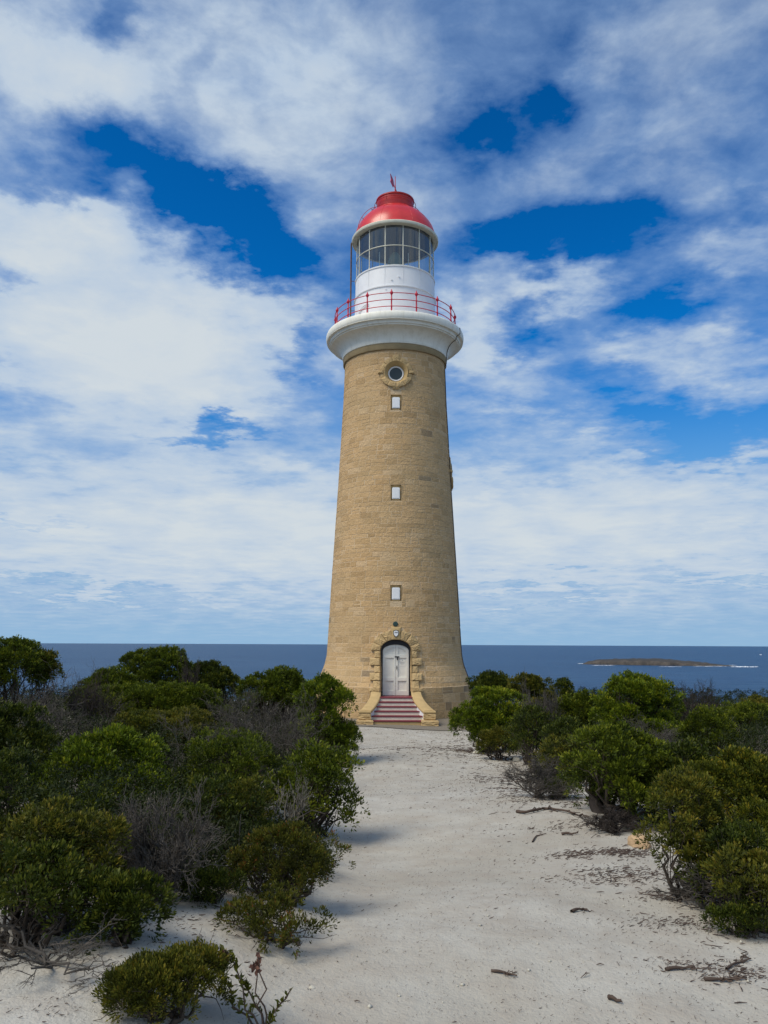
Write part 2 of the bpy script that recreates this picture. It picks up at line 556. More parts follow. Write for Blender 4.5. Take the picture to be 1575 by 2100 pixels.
def bevel(o, w, seg=2):
    """real bevel, applied to the mesh"""
    bm = bmesh.new()
    bm.from_mesh(o.data)
    bmesh.ops.remove_doubles(bm, verts=bm.verts, dist=1e-5)
    ed = [e for e in bm.edges if len(e.link_faces) == 2 and e.calc_face_angle(0) > R(30)]
    bmesh.ops.bevel(bm, geom=ed, offset=w, segments=seg, affect='EDGES', profile=0.5, clamp_overlap=True)
    bm.to_mesh(o.data)
    bm.free()
    return o


# ------------------------------------------------------------------ terrain
def S(t):
    t = np.clip(t, 0, 1)
    return t * t * (3 - 2 * t)


rs0 = np.random.RandomState(3)
_waves = [(rs0.uniform(0.25, 1.3), rs0.uniform(0, 6.28), rs0.uniform(0, 6.28)) for _ in range(14)]
_fine = [(rs0.uniform(3.0, 11.0), rs0.uniform(0, 6.28), rs0.uniform(0, 6.28)) for _ in range(18)]


def lum(x, y, ws, p):
    z = 0
    for k, a, ph in ws:
        z = z + np.sin(k * (x * math.cos(a) + y * math.sin(a)) + ph) / k ** p
    return z


def left_edge(d):
    return np.interp(d, [0, 6, 8, 11, 16, 20, 29, 34], [-0.75, -0.55, -0.25, -0.65, -0.75, -0.85, -1.6, -6.0])


def right_edge(d):
    return np.interp(d, [0, 5, 6.6, 8.5, 11.5, 14, 17, 22, 29, 34], [2.4, 2.7, 3.0, 3.3, 3.5, 3.3, 3.2, 2.4, 2.7, 6.0])


def gz(x, y, fine=True):
    x = np.asarray(x, float)
    y = np.asarray(y, float)
    d = y + 36.0
    z = 0.8 * (1 - S((d - 8) / 18.0))
    off = np.maximum(left_edge(d) - x, x - right_edge(d))
    nearT = S((33 - d) / 5)
    z = z + nearT * 0.22 * S((off + 0.15) / 1.3) + nearT * 0.10 * S((off - 1) / 5) * 2
    z = z + nearT * 0.022 * lum(x, y, _waves, 1.0)
    if fine:
        z = z + nearT * 0.010 * lum(x, y, _fine, 0.8) * S((30 - d) / 3)
    rr = np.hypot(x, y)
    far = np.maximum(0, np.maximum(d - 42, (np.abs(x) - 34) * 0.8))
    z = z - 0.018 * far ** 2 / (1 + far * 0.011)
    return np.maximum(z, -112.0)


def axis(marks):
    out = [marks[0][0]]
    for (a, s0), (b, s1) in zip(marks, marks[1:]):
        p = a
        while p < b - 1e-6:
            f = (p - a) / (b - a)
            p = min(b, p + s0 + (s1 - s0) * f)
            out.append(p)
    return np.array(out)


xs = axis([(-260, 14), (-60, 2.0), (-12, 0.4), (-4.5, 0.07), (4.5, 0.07), (12, 0.4), (60, 2.0), (260, 14)])
ys = axis([(-60, 2.0), (-40, 0.5), (-33, 0.05), (-24, 0.08), (-5, 0.2), (12, 0.6), (60, 3.0), (260, 14)])
X, Y = np.meshgrid(xs, ys)
Z = gz(X, Y)
nx, ny = len(xs), len(ys)
verts = np.stack([X, Y, Z], -1).reshape(-1, 3)
ii = np.arange(nx - 1)[None, :] + np.arange(ny - 1)[:, None] * nx
faces = np.stack([ii, ii + 1, ii + nx + 1, ii + nx], -1).reshape(-1, 4)


def np_mesh(name, verts, faces, mats, parent=None, smooth=False, tint=None, link=True):
    me = bpy.data.meshes.new(name)
    nv, nf, k = len(verts), len(faces), faces.shape[1]
    me.vertices.add(nv)
    me.vertices.foreach_set('co', np.ascontiguousarray(verts, dtype=np.float32).ravel())
    me.loops.add(nf * k)
    me.loops.foreach_set('vertex_index', np.ascontiguousarray(faces, dtype=np.int32).ravel())
    me.polygons.add(nf)
    me.polygons.foreach_set('loop_start', np.arange(0, nf * k, k, dtype=np.int32))
    me.polygons.foreach_set('loop_total', np.full(nf, k, dtype=np.int32))
    if smooth:
        me.polygons.foreach_set('use_smooth', np.ones(nf, dtype=bool))
    for m_ in (mats if isinstance(mats, (list, tuple)) else [mats]):
        me.materials.append(m_)
    me.update(calc_edges=True)
    if tint is not None:
        at = me.attributes.new('tint', 'FLOAT', 'FACE')
        at.data.foreach_set('value', np.asarray(tint, dtype=np.float32))
    o = bpy.data.objects.new(name, me)
    COL.objects.link(o)
    if parent:
        o.parent = parent
    return o


ground = np_mesh('ground', verts, faces, M['sand'], smooth=True)
tag(ground, kind='structure')
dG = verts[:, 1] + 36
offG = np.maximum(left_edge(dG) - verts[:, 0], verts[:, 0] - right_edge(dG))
scrub_mask = S((offG - 0.5) / 1.6) * 0.85
scrub_mask = np.where((np.hypot(verts[:, 0], verts[:, 1]) < 6.5), 0.1, scrub_mask)
scrub_mask = scrub_mask * S((dG - 5.6) / 1.6)
ha = ground.data.attributes.new('under_scrub', 'FLOAT', 'POINT')
ha.data.foreach_set('value', scrub_mask.astype(np.float32))


def ground_pt(px, py):
    """where the ray through a photo pixel meets the ground"""
    v = ray(px, py)
    t_ = np.concatenate([np.arange(2.0, 14, 0.01), np.arange(14, 60, 0.04)])
    below = EYE.z + v.z * t_ <= gz(EYE.x + v.x * t_, EYE.y + v.y * t_)
    i = int(np.argmax(below)) if below.any() else len(t_) - 1
    return EYE + v * float(t_[i])


def at_dist(px, py, d):
    """point where the ray through a photo pixel reaches ground distance d from the eye plane"""
    v = ray(px, py)
    return EYE + v * (d / v.y)


# gravel apron round the tower
mb = MB()
prof = [(3.3, 0.0)] + [(r_, 0.0) for r_ in np.linspace(3.6, 6.75, 12)]
nseg = 128
vs, fs = [], []
for r_, _ in prof:
    for i in range(nseg):
        a = 2 * math.pi * i / nseg
        x_, y_ = r_ * math.sin(a), -r_ * math.cos(a)
        rag = 1 + (0.012 * math.sin(9 * a) + 0.008 * math.sin(23 * a + 1) if r_ > 6.7 else 0)
        x_, y_ = x_ * rag, y_ * rag
        vs.append((x_, y_, float(gz(x_, y_)) + 0.02))
for j in range(len(prof) - 1):
    for i in range(nseg):
        k = (i + 1) % nseg
        fs.append((j * nseg + i, j * nseg + k, (j + 1) * nseg + k, (j + 1) * nseg + i))
mb.add(vs, fs)
tag(mb.build('gravel_apron', M['gravel'], smooth=True), kind='structure')


# ------------------------------------------------------------------ sea
def sea_mat():
    m, t, b = mat('open_sea')
    co = objcoord(t)
    big = t.noise(co, 0.0011, 5, 0.6)
    mp = t.new('ShaderNodeMapping')
    t.put(mp.inputs[0], co)
    mp.inputs['Scale'].default_value = (0.6, 1.6, 1)
    w1_ = t.noise(mp.outputs[0], 0.05, 6, 0.65)
    w2_ = t.noise(mp.outputs[0], 0.012, 4, 0.6)
    mp2 = t.new('ShaderNodeMapping')
    t.put(mp2.inputs[0], co)
    mp2.inputs['Scale'].default_value = (0.0004, 0.0022, 1)
    streak = t.noise(mp2.outputs[0], 1.0, 7, 0.65)
    c = t.mix(t.maprange(big, 0.35, 0.65, 0, 1), (0.014, 0.062, 0.14, 1), (0.028, 0.090, 0.175, 1))
    c = t.mix(t.maprange(w1_, 0.45, 0.7, 0, 0.45), c, (0.035, 0.095, 0.20, 1))
    c = t.mix(t.maprange(streak, 0.40, 0.62, 0, 0.8), c, (0.030, 0.090, 0.185, 1))
    c = t.mix(t.maprange(w2_, 0.40, 0.62, 0, 0.55), c, (0.010, 0.042, 0.115, 1))
    t.put(b.inputs['Base Color'], c)
    b.inputs['Roughness'].default_value = 0.45
    b.inputs['Specular IOR Level'].default_value = 0.18
    bump(t, b, t.math('ADD', w1_, t.math('MULTIPLY', w2_, 2.0)), 1.0, 9.0)
    return m


SEA_Z = -100.0
mb = MB()
nseg = 160
rings = [0.01, 200, 800, 2000, 5000, 12000, 30000, 70000]
vs, fs = [], []
for r_ in rings:
    for i in range(nseg):
        a = 2 * math.pi * i / nseg
        vs.append((r_ * math.cos(a), r_ * math.sin(a), SEA_Z))
for j in range(len(rings) - 1):
    for i in range(nseg):
        k = (i + 1) % nseg
        fs.append((j * nseg + i, (j + 1) * nseg + i, (j + 1) * nseg + k, j * nseg + k))
mb.add(vs, fs)
tag(mb.build('sea', sea_mat()), kind='structure')


def sea_pt(px, py):
    v = ray(px, py)
    return EYE + v * ((SEA_Z - EYE.z) / v.z)


# island
def island():
    a = sea_pt(1192, 1362)
    b_ = sea_pt(1512, 1366)
    base = (a + b_) / 2
    base.z = SEA_Z
    L = (b_ - a).xy.length
    ang = math.atan2(b_.y - a.y, b_.x - a.x)
    n, mrows = 150, 46
    rs = np.random.RandomState(8)
    u = np.linspace(0, 1, n)
    v = np.linspace(-1, 1, mrows)
    U, V = np.meshgrid(u, v)
    prof = np.interp(u, [0, 0.05, 0.12, 0.2, 0.3, 0.42, 0.55, 0.65, 0.75, 0.86, 0.94, 1.0], [0, 0.35, 0.68, 0.80, 0.93, 1.0, 0.93, 0.74, 0.52, 0.26, 0.12, 0.0])
    edge = np.sqrt(np.clip(1 - np.abs(V) ** 2.6, 0, 1)) ** 0.6
    Hh = 36.0 * prof[None, :] * edge
    tops = np.minimum(Hh, Hh * 0.82 + 3)
    nz = 0
    for _ in range(50):
        k = rs.uniform(8, 130)
        th = rs.uniform(0, 6.28)
        nz = nz + np.sin(k * (U * math.cos(th) + 0.22 * V * math.sin(th)) + rs.uniform(0, 6.28)) * (8.0 / k) ** 0.6
    Zi = tops + nz * 1.2 * edge * np.minimum(1, prof[None, :] * 3) - 1.0
    lx = (U - 0.5) * L
    ly = V * 110 * (0.35 + 0.65 * np.sin(np.clip(U, 0, 1) * math.pi)) + np.sin(U * 31) * 8 + np.sin(U * 73) * 4
    vv = np.stack([lx, ly, np.maximum(Zi, -3)], -1).reshape(-1, 3)
    ii_ = np.arange(n - 1)[None, :] + np.arange(mrows - 1)[:, None] * n
    ff = np.stack([ii_, ii_ + 1, ii_ + n + 1, ii_ + n], -1).reshape(-1, 4)
    m_, t_, b2 = mat('island_rock_and_heath')
    geo = t_.new('ShaderNodeNewGeometry')
    sp_ = t_.new('ShaderNodeSeparateXYZ')
    t_.l.new(geo.outputs['Normal'], sp_.inputs[0])
    co = objcoord(t_)
    c1 = t_.ramp(t_.noise(co, 0.045, 7, 0.75), [(0.3, (0.035, 0.033, 0.032)), (0.55, (0.080, 0.068, 0.058)), (0.75, (0.13, 0.115, 0.10))])
    c2 = t_.ramp(t_.noise(co, 0.02, 5, 0.6), [(0.3, (0.026, 0.027, 0.027)), (0.7, (0.048, 0.045, 0.042))])
    t_.put(b2.inputs['Base Color'], t_.mix(t_.maprange(sp_.outputs[2], 0.80, 0.98, 0, 0.85), c1, c2))
    b2.inputs['Roughness'].default_value = 0.95
    bump(t_, b2, t_.noise(co, 0.06, 6, 0.7), 1.0, 6.0)
    o = np_mesh('island', vv, ff, m_)
    o.location = base
    o.rotation_euler = (0, 0, ang)
    tag(o, kind='structure')
    return base, L, ang


base_i, L_i, ang_i = island()
M['foam'] = simple('white_sea_foam', (0.8, 0.82, 0.84), 0.9, 0.1, 0.1)


def surf(patches):
    rs = np.random.RandomState(5)
    mb = MB()
    for (x0, x1, yy, hpx) in patches:
        n = 26
        up, lo = [], []
        for i in range(n + 1):
            f = i / n
            px = x0 + (x1 - x0) * f
            w = hpx * (math.sin(math.pi * f) ** 0.6) * rs.uniform(0.25, 1.0)
            wob = rs.uniform(-0.25, 0.25)
            p = sea_pt(px, yy + wob - w / 2)
            q = sea_pt(px, yy + wob + w / 2)
            up.append((p.x, p.y, SEA_Z + 0.5))
            lo.append((q.x, q.y, SEA_Z + 0.5))
        vs_ = up + lo
        fs_ = [(n + 1 + i, n + 2 + i, i + 1, i) for i in range(n)]
        mb.add(vs_, fs_)
    tag(mb.build('surf', M['foam']), 'thin white surf breaking round the low island and in the open water beside it', kind='stuff')


surf([(1496, 1556, 1367.6, 2.4), (1184, 1212, 1361.0, 1.0), (1212, 1262, 1364.6, 0.9), (1350, 1400, 1367.4, 0.7), (1420, 1500, 1366.3, 1.0), (1557, 1563, 1342.6, 1.6), (1480, 1512, 1364.4, 0.8)])


# ------------------------------------------------------------------ lighthouse
LH = empty('lighthouse', (0, 0, 0), R(1.35))
tag(LH, 'tall tan stone lighthouse with white gallery and red dome where the path ends', 'lighthouse')
PR = [(0, 3.46), (1.26, 3.41), (1.30, 3.34), (1.5, 3.285), (1.79, 3.175), (2.12, 3.055), (2.5, 2.982), (3.0, 2.951), (3.97, 2.905), (5.57, 2.822), (10.0, 2.582), (13.94, 2.392), (15.85, 2.335)]


def rad(z):
    return float(np.interp(z, [p[1] if False else p[0] for p in PR], [p[1] for p in PR]))


def wrap(u, v, w, az=0.0):
    """u along the wall, v height, w out of the wall face"""
    r_ = rad(v)
    a = az + u / r_
    r_ += w
    return (r_ * math.sin(a), -r_ * math.cos(a), v)


DOOR_HW, DOOR_SPRING, DOOR_RISE, DOOR_SILL = 0.63, 2.71, 0.45, 0.92
WIN = [(5.06, 0.23, 0.33), (9.32, 0.23, 0.345), (13.36, 0.23, 0.345)]
RND = [(14.75, 0.0), (10.72, R(93))]


def cut_half(z0, z1, az_c):
    """half width cut from a course between z0 and z1 round azimuth az_c (0 front)"""
    hw = 0
    if az_c == 0.0:
        for zc_, w_, h_ in WIN:
            if z1 > zc_ - h_ and z0 < zc_ + h_:
                hw = max(hw, w_ + 0.005)
        if z0 < DOOR_SPRING and z1 > 0.0:
            hw = max(hw, 0.80 if z1 > 0.9 else 0.6)
        if z1 > DOOR_SPRING and z0 < DOOR_SPRING + 0.78:
            zz = max(z0, DOOR_SPRING) - DOOR_SPRING
            hw = max(hw, 0.94 * math.sqrt(max(0, 1 - (zz / 0.80) ** 2)))
    for zc_, a_ in RND:
        if a_ == az_c and z1 > zc_ - 0.64 and z0 < zc_ + 0.64:
            zz = 0 if z0 <= zc_ <= z1 else min(abs(z0 - zc_), abs(z1 - zc_))
            hw = max(hw, math.sqrt(max(0, 0.64 ** 2 - zz ** 2)))
    return hw


def build_tower():
    rs = random.Random(11)
    core = MB()
    zs = sorted(set([-0.4, 0.0, 0.6, 1.26, 1.30] + list(np.arange(1.4, 3.2, 0.12)) + list(np.arange(3.3, 15.8, 0.5)) + [15.85]))
    core.lathe([(rad(max(0, z)) - 0.006, z) for z in zs], 160, close_ends=True)
    core_o = core.build('stone_tower', M['stone'], None)
    cut = MB()
    for zc_, w_, h_ in WIN:
        r_ = rad(zc_)
        cut.box(-w_, w_, -r_ - 0.3, -r_ + 0.24, zc_ - h_, zc_ + h_)
    # door arch
    pts = [(-DOOR_HW - 0.03, 0.3), (DOOR_HW + 0.03, 0.3)] + [((DOOR_HW + 0.03) * math.cos(a), DOOR_SPRING + (DOOR_RISE + 0.03) * math.sin(a)) for a in np.linspace(0, math.pi, 25)]
    n = len(pts)
    cut.add([(x, -4.2, z) for x, z in pts] + [(x, -2.55, z) for x, z in pts],
            [tuple(range(n)), tuple(range(2 * n - 1, n - 1, -1))] + [(i, i + n, (i + 1) % n + n, (i + 1) % n) for i in range(n)])
    for zc_, a_ in RND:
        r_ = rad(zc_)
        nn = 48
        ring = [(0.50 * math.cos(q), 0.50 * math.sin(q)) for q in np.linspace(0, 2 * math.pi, nn, endpoint=False)]
        vs_ = []
        for dd in (r_ + 0.4, r_ - 0.40):
            for u, v in ring:
                x, y = u, -dd
                vs_.append((x * math.cos(a_) - y * math.sin(a_), x * math.sin(a_) + y * math.cos(a_), zc_ + v))
        cut.add(vs_, [tuple(range(nn)), tuple(range(2 * nn - 1, nn - 1, -1))] + [(i, i + nn, (i + 1) % nn + nn, (i + 1) % nn) for i in range(nn)])
    cut_o = cut.build('cutter', M['stone'])
    for o_ in (core_o, cut_o):
        bm = bmesh.new()
        bm.from_mesh(o_.data)
        bmesh.ops.recalc_face_normals(bm, faces=bm.faces)
        bm.to_mesh(o_.data)
        bm.free()
    md = core_o.modifiers.new('cut', 'BOOLEAN')
    md.object = cut_o
    md.operation = 'DIFFERENCE'
    md.solver = 'EXACT'
    md.use_self = True
    dg = bpy.context.evaluated_depsgraph_get()
    ev = core_o.evaluated_get(dg)
    me = bpy.data.meshes.new_from_object(ev)
    cv = [tuple(v.co) for v in me.vertices]
    cf = [tuple(p.vertices) for p in me.polygons]
    for o_ in (core_o, cut_o):
        m_ = o_.data
        bpy.data.objects.remove(o_)
        bpy.data.meshes.remove(m_)
    bpy.data.meshes.remove(me)
    mb = MB()
    mb.add(cv, cf, 0, 1.0)
    # coursed rock-faced blocks laid on the core

    def block(t0, t1, z0, z1, tint, proud):
        nseg_ = max(1, int(math.ceil((t1 - t0) / 0.06)))
        nz = 2 if (1.3 < z0 < 2.6) else 1
        ins = 0.007
        vs_, fs_ = [], []
        rm = rad((z0 + z1) / 2)
        ia = ins / rm
        rows = [z0] + [z0 + ins + (z1 - z0 - 2 * ins) * k / nz for k in range(nz + 1)] + [z1]
        cols = [t0] + [t0 + ia + (t1 - t0 - 2 * ia) * k / nseg_ for k in range(nseg_ + 1)] + [t1]
        for j, z in enumerate(rows):
            for i, a in enumerate(cols):
                rim = j in (0, len(rows) - 1) or i in (0, len(cols) - 1)
                r_ = rad(z) + (-0.008 if rim else proud + rs.uniform(-0.003, 0.003))
                vs_.append((r_ * math.sin(a), -r_ * math.cos(a), z))
        nc = len(cols)
        for j in range(len(rows) - 1):
            for i in range(nc - 1):
                fs_.append((j * nc + i, j * nc + i + 1, (j + 1) * nc + i + 1, (j + 1) * nc + i))
        mb.add(vs_, fs_, 0, tint)

    z = 0.02
    while z < 15.80:
        if z < 1.2:
            h = [0.30, 0.34, 0.34, 0.26][min(3, int(z / 0.31))]
        else:
            h = rs.choice([0.17, 0.20, 0.23, 0.26, 0.29])
        if z < 1.24 and z + h + 0.06 > 1.26:
            h = 1.262 - z
        if z + h > 15.70:
            h = 15.82 - z
        r_ = rad(z + h / 2)
        holes = []
        for az_c in (0.0, R(93)):
            hw = cut_half(z, z + h, az_c)
            if hw > 0:
                holes.append((az_c - hw / r_, az_c + hw / r_))
        a = -math.pi + rs.uniform(0, 0.1)
        a_end = a + 2 * math.pi
        row_t = rs.gauss(0, 0.07)
        while a < a_end - 1e-4:
            wd = rs.choice([0.28, 0.36, 0.44, 0.5, 0.58, 0.66, 0.8]) / r_
            b_ = a + wd
            if a_end - b_ < 0.25 / r_:
                b_ = a_end
            segs = [(a, b_)]
            for h0, h1 in holes:
                ns = []
                for s0, s1 in segs:
                    if s1 <= h0 or s0 >= h1:
                        ns.append((s0, s1))
                    else:
                        if h0 - s0 > 0.06 / r_:
                            ns.append((s0, h0))
                        if s1 - h1 > 0.06 / r_:
                            ns.append((h1, s1))
                segs = ns
            for s0, s1 in segs:
                # right-hand face is more weathered, with raked joints
                g = rs.choice([0.008, 0.012, 0.016, 0.024])
                gap = g / r_ / 2 * 1.6
                tint = min(0.9, max(0.0, 0.56 + row_t * 0.8 + rs.gauss(0, 0.20)))
                if rs.random() < 0.06:
                    tint = rs.uniform(0.10, 0.25)
                if z < 1.2 and 0.55 < (s0 + s1) / 2 < 1.6 and rs.random() < 0.3:
                    tint = rs.uniform(0.0, 0.05)
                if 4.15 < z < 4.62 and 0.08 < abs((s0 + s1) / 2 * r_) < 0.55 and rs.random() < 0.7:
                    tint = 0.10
                proud = rs.uniform(-0.002, 0.005)
                if rs.random() < 0.14 and h > 0.25:
                    zm = z + h * rs.uniform(0.35, 0.65)
                    block(s0 + gap, s1 - gap, z + g / 2, zm - g / 2, tint, proud)
                    block(s0 + gap, s1 - gap, zm + g / 2, z + h - g / 2, min(0.9, max(0, tint + rs.gauss(0, 0.12))), rs.uniform(-0.002, 0.005))
                else:
                    block(s0 + gap, s1 - gap, z + g / 2, z + h - g / 2, tint, proud)
            a = b_
        z += h
    return mb.build('stone_tower', M['stone'], LH, tint=True)


build_tower()


def rough_slab(pts, w0, w1, seed, az=0.0, amp=0.03, ch=0.93, mbx=None):
    """rock-faced stone: a polygon (u, v) on the wall, thick from w0 to w1, with a broken face"""
    rs = random.Random(seed)
    mb_ = mbx if mbx is not None else MB()
    cx = sum(p[0] for p in pts) / len(pts)
    cy = sum(p[1] for p in pts) / len(pts)
    fine = []
    for i in range(len(pts)):
        a, b_ = pts[i], pts[(i + 1) % len(pts)]
        L = math.hypot(b_[0] - a[0], b_[1] - a[1])
        k = max(1, int(L / 0.08))
        for q in range(k):
            fine.append((a[0] + (b_[0] - a[0]) * q / k, a[1] + (b_[1] - a[1]) * q / k))
    n = len(fine)
    vs_, fs_ = [], []
    levels = [(1.0, w0, 0.0), (1.0, w1 - 0.03, 0.004), (ch, w1, amp * 0.5), (0.66, w1 + 0.012, amp), (0.34, w1 + 0.02, amp)]
    for s, w, am in levels:
        for (u, v) in fine:
            ju = rs.uniform(-am, am) * 0.35
            vs_.append(wrap(cx + (u - cx) * s + ju, cy + (v - cy) * s + ju, w + rs.uniform(-am, am), az))
    vs_.append(wrap(cx, cy, w1 + 0.02, az))
    for l in range(len(levels) - 1):
        for i in range(n):
            k = (i + 1) % n
            fs_.append((l * n + i, l * n + k, (l + 1) * n + k, (l + 1) * n + i))
    o = (len(levels) - 1) * n
    for i in range(n):
        fs_.append((o + i, o + (i + 1) % n, len(levels) * n))
    mb_.add(vs_, fs_)
    return mb_


# shuttered slit windows
def shutter_window(zc_, w_, h_):
    r_ = rad(zc_)
    mb = MB()
    # chamfered reveal
    y_out, y_in = -r_ - 0.006, -r_ + 0.085
    iw, ih = w_ - 0.018, h_ - 0.018
    vs_ = [(-w_, y_out, zc_ - h_), (w_, y_out, zc_ - h_), (w_, y_out, zc_ + h_), (-w_, y_out, zc_ + h_),
           (-iw, y_in, zc_ - ih), (iw, y_in, zc_ - ih), (iw, y_in, zc_ + ih), (-iw, y_in, zc_ + ih)]
    mb.add(vs_, [(0, 1, 5, 4), (1, 2, 6, 5), (2, 3, 7, 6), (3, 0, 4, 7), (4, 5, 6, 7)])
    o = mb.build('shuttered_window', M['smoothstone'], LH)
    sh = MB()
    hw, hh, rr = 0.165, 0.245, 0.055
    pts = [(-hw, -hh), (hw, -hh)] + [(hw - rr + rr * math.cos(a), hh - rr + rr * math.sin(a)) for a in np.linspace(0, math.pi / 2, 6)] + [(-hw + rr - rr * math.sin(a), hh - rr + rr * math.cos(a)) for a in np.linspace(0, math.pi / 2, 6)]
    n = len(pts)
    zc2 = zc_ - 0.02
    y0, y1 = y_in + 0.01, y_in - 0.10
    sh.add([(x, y1, zc2 + z) for x, z in pts] + [(x, y0, zc2 + z) for x, z in pts],
           [tuple(range(n)), tuple(range(2 * n - 1, n - 1, -1))] + [(i + n, (i + 1) % n + n, (i + 1) % n, i) for i in range(n)])
    # raised rim
    inner = [(x * 0.80, z * 0.86) for x, z in pts]
    sh.add([(x, y1 - 0.012, zc2 + z) for x, z in inner] + [(x, y1 + 0.001, zc2 + z) for x, z in inner],
           [tuple(range(n))] + [(i + n, (i + 1) % n + n, (i + 1) % n, i) for i in range(n)])
    s = sh.build('shutter', M['white'], o)
    sl = MB()
    sl.box(-0.15, 0.15, y_in - 0.09, y_in + 0.01, zc_ - ih - 0.001, zc_ - ih + 0.03)
    sl.build('sill', M['smoothstone'], o)


for wv in WIN:
    shutter_window(*wv)


def round_window(zc_, az):
    mb = MB()
    # rock-faced ring in voussoirs, proud of the wall
    nst = 11
    for k in range(nst):
        a0 = 2 * math.pi * k / nst + 0.006 + math.pi / 2 - math.pi / nst
        a1 = a0 + 2 * math.pi / nst - 0.012
        arc = np.linspace(a0, a1, 6)
        mid = (a0 + a1) / 2
        low = math.sin(mid) < -0.15
        ro = 0.715
        pts = [(0.50 * math.cos(q), zc_ + 0.50 * math.sin(q)) for q in arc] + [(ro * math.cos(q), zc_ + ro * math.sin(q)) for q in arc[::-1]]
        rough_slab(pts[::-1], -0.06, 0.10 if low else 0.045, 100 + k, az, 0.008, ch=0.97, mbx=mb)
    for sx in (-1, 1):
        pts = [(sx * 0.56, zc_ - 0.06), (sx * 0.79, zc_ - 0.05), (sx * 0.79, zc_ + 0.05), (sx * 0.56, zc_ + 0.09)]
        rough_slab(pts if sx > 0 else pts[::-1], -0.04, 0.11, 40 + sx, az, 0.008, mbx=mb)
    for sz in (-1, 1):
        pts = [(-0.13, zc_ + sz * 0.60), (0.13, zc_ + sz * 0.60), (0.15, zc_ + sz * 0.79), (-0.15, zc_ + sz * 0.79)]
        rough_slab(pts if sz > 0 else pts[::-1], -0.04, 0.06, 60 + sz, az, 0.008, mbx=mb)
    o = mb.build('round_window', M['rockface'], LH)
    r_ = rad(zc_)

    def loc(u, v, dd):
        x, y = u, -(r_ + dd)
        return (x * math.cos(az) - y * math.sin(az), x * math.sin(az) + y * math.cos(az), zc_ + v)
    nn = 56

    def rings(rows, name, m_, smooth=True, fill=False):
        q_ = MB()
        vs_ = [loc(rr * math.cos(2 * math.pi * i / nn), rr * math.sin(2 * math.pi * i / nn), dd) for rr, dd in rows for i in range(nn)]
        fs_ = [(j * nn + i, j * nn + (i + 1) % nn, (j + 1) * nn + (i + 1) % nn, (j + 1) * nn + i) for j in range(len(rows) - 1) for i in range(nn)]
        if fill:
            fs_.append(tuple(range((len(rows) - 1) * nn, len(rows) * nn)))
        q_.add(vs_, fs_)
        return q_.build(name, m_, o, smooth=smooth)
    rings([(0.53, 0.045), (0.515, 0.05), (0.49, 0.03), (0.38, -0.20), (0.34, -0.245)], 'splayed_reveal', M['smoothstone'])
    rings([(0.345, -0.30), (0.345, -0.215), (0.33, -0.205), (0.30, -0.205), (0.285, -0.215), (0.285, -0.26)], 'window_frame', M['white'])
    rings([(0.29, -0.235), (0.2, -0.235), (0.1, -0.235)], 'window_glass', M['darkglass'], False, True)


for zc_, a_ in RND:
    round_window(zc_, a_)

# neck band, cornice, gallery
mb = MB()
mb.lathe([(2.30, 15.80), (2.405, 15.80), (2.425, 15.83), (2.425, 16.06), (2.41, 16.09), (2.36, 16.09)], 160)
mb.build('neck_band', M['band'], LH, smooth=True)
mb = MB()
prof = [(2.34, 16.085), (2.44, 16.085), (2.455, 16.11)]
for k in range(1, 13):
    a = k / 12 * math.pi / 2
    prof.append((2.455 + 0.545 * (1 - math.cos(a)), 16.11 + 0.60 * math.sin(a)))
prof += [(3.0, 16.76), (3.06, 16.77), (3.075, 16.86), (3.09, 16.90), (3.20, 16.90)]
for k in range(0, 9):
    a = -math.pi / 2 + math.pi * k / 8
    prof.append((3.175 + 0.06 * math.cos(a) if k else 3.19, 17.09 + 0.175 * math.sin(a)))
prof += [(3.12, 17.285), (2.9, 17.30), (1.7, 17.32)]
mb.lathe(prof, 192)
mb.build('gallery', M['cornice'], LH, smooth=True)

# railing
mb = MB()
NP = 16
RR = 2.84
for k in range(3):
    z = 17.30 + [0.31, 0.62, 0.93][k]
    mb.tube([(RR * math.sin(2 * math.pi * i / 90), -RR * math.cos(2 * math.pi * i / 90), z) for i in range(91)], 0.019, 8)
rail = mb.build('gallery_railing', M['redrail'], LH, smooth=True)
for i in range(NP):
    a = R(-3 - 1.35) + 2 * math.pi * i / NP
    mb = MB()
    c_ = (RR * math.sin(a), -RR * math.cos(a))
    mb.lathe([(0.055, 17.29), (0.055, 17.33), (0.034, 17.36), (0.032, 17.58), (0.045, 17.60), (0.045, 17.62), (0.032, 17.64), (0.030, 17.89), (0.043, 17.91), (0.043, 17.93), (0.030, 17.95), (0.028, 18.14), (0.06, 18.18), (0.072, 18.23), (0.06, 18.28), (0.032, 18.32), (0.018, 18.38), (0.0, 18.42)], 12, c_)
    p = mb.build('railing_post', M['redrail'], rail, smooth=True)

# lantern drum
mb = MB()
mb.lathe([(1.90, 17.30), (1.90, 18.97), (1.945, 18.985), (1.95, 19.03), (1.915, 19.05), (1.885, 19.06), (1.875, 19.95), (1.91, 19.96), (1.915, 20.01), (1.86, 20.03), (1.75, 20.03)], 160)
drum = mb.build('lantern_drum', M['white'], LH, smooth=True)
seam = MB()
NM = 14
A0 = R(-14.2 - 1.35)
for i in range(NM):
    a = A0 + 2 * math.pi * i / NM
    for (r0, z0, z1) in ((1.878, 19.07, 19.95),):
        for s in (-0.008, 0.008):
            aa = a + s / r0
            seam.tube([(r0 * math.sin(aa), -r0 * math.cos(aa), z0), (r0 * math.sin(aa), -r0 * math.cos(aa), z1)], 0.006, 6)
        for k in range(14):
            zz = z0 + (z1 - z0) * (k + 0.5) / 14
            seam.lathe([(0.013, zz - 0.01), (0.013, zz + 0.01), (0.0, zz + 0.014)], 6, ((r0 + 0.004) * math.sin(a), -(r0 + 0.004) * math.cos(a)))
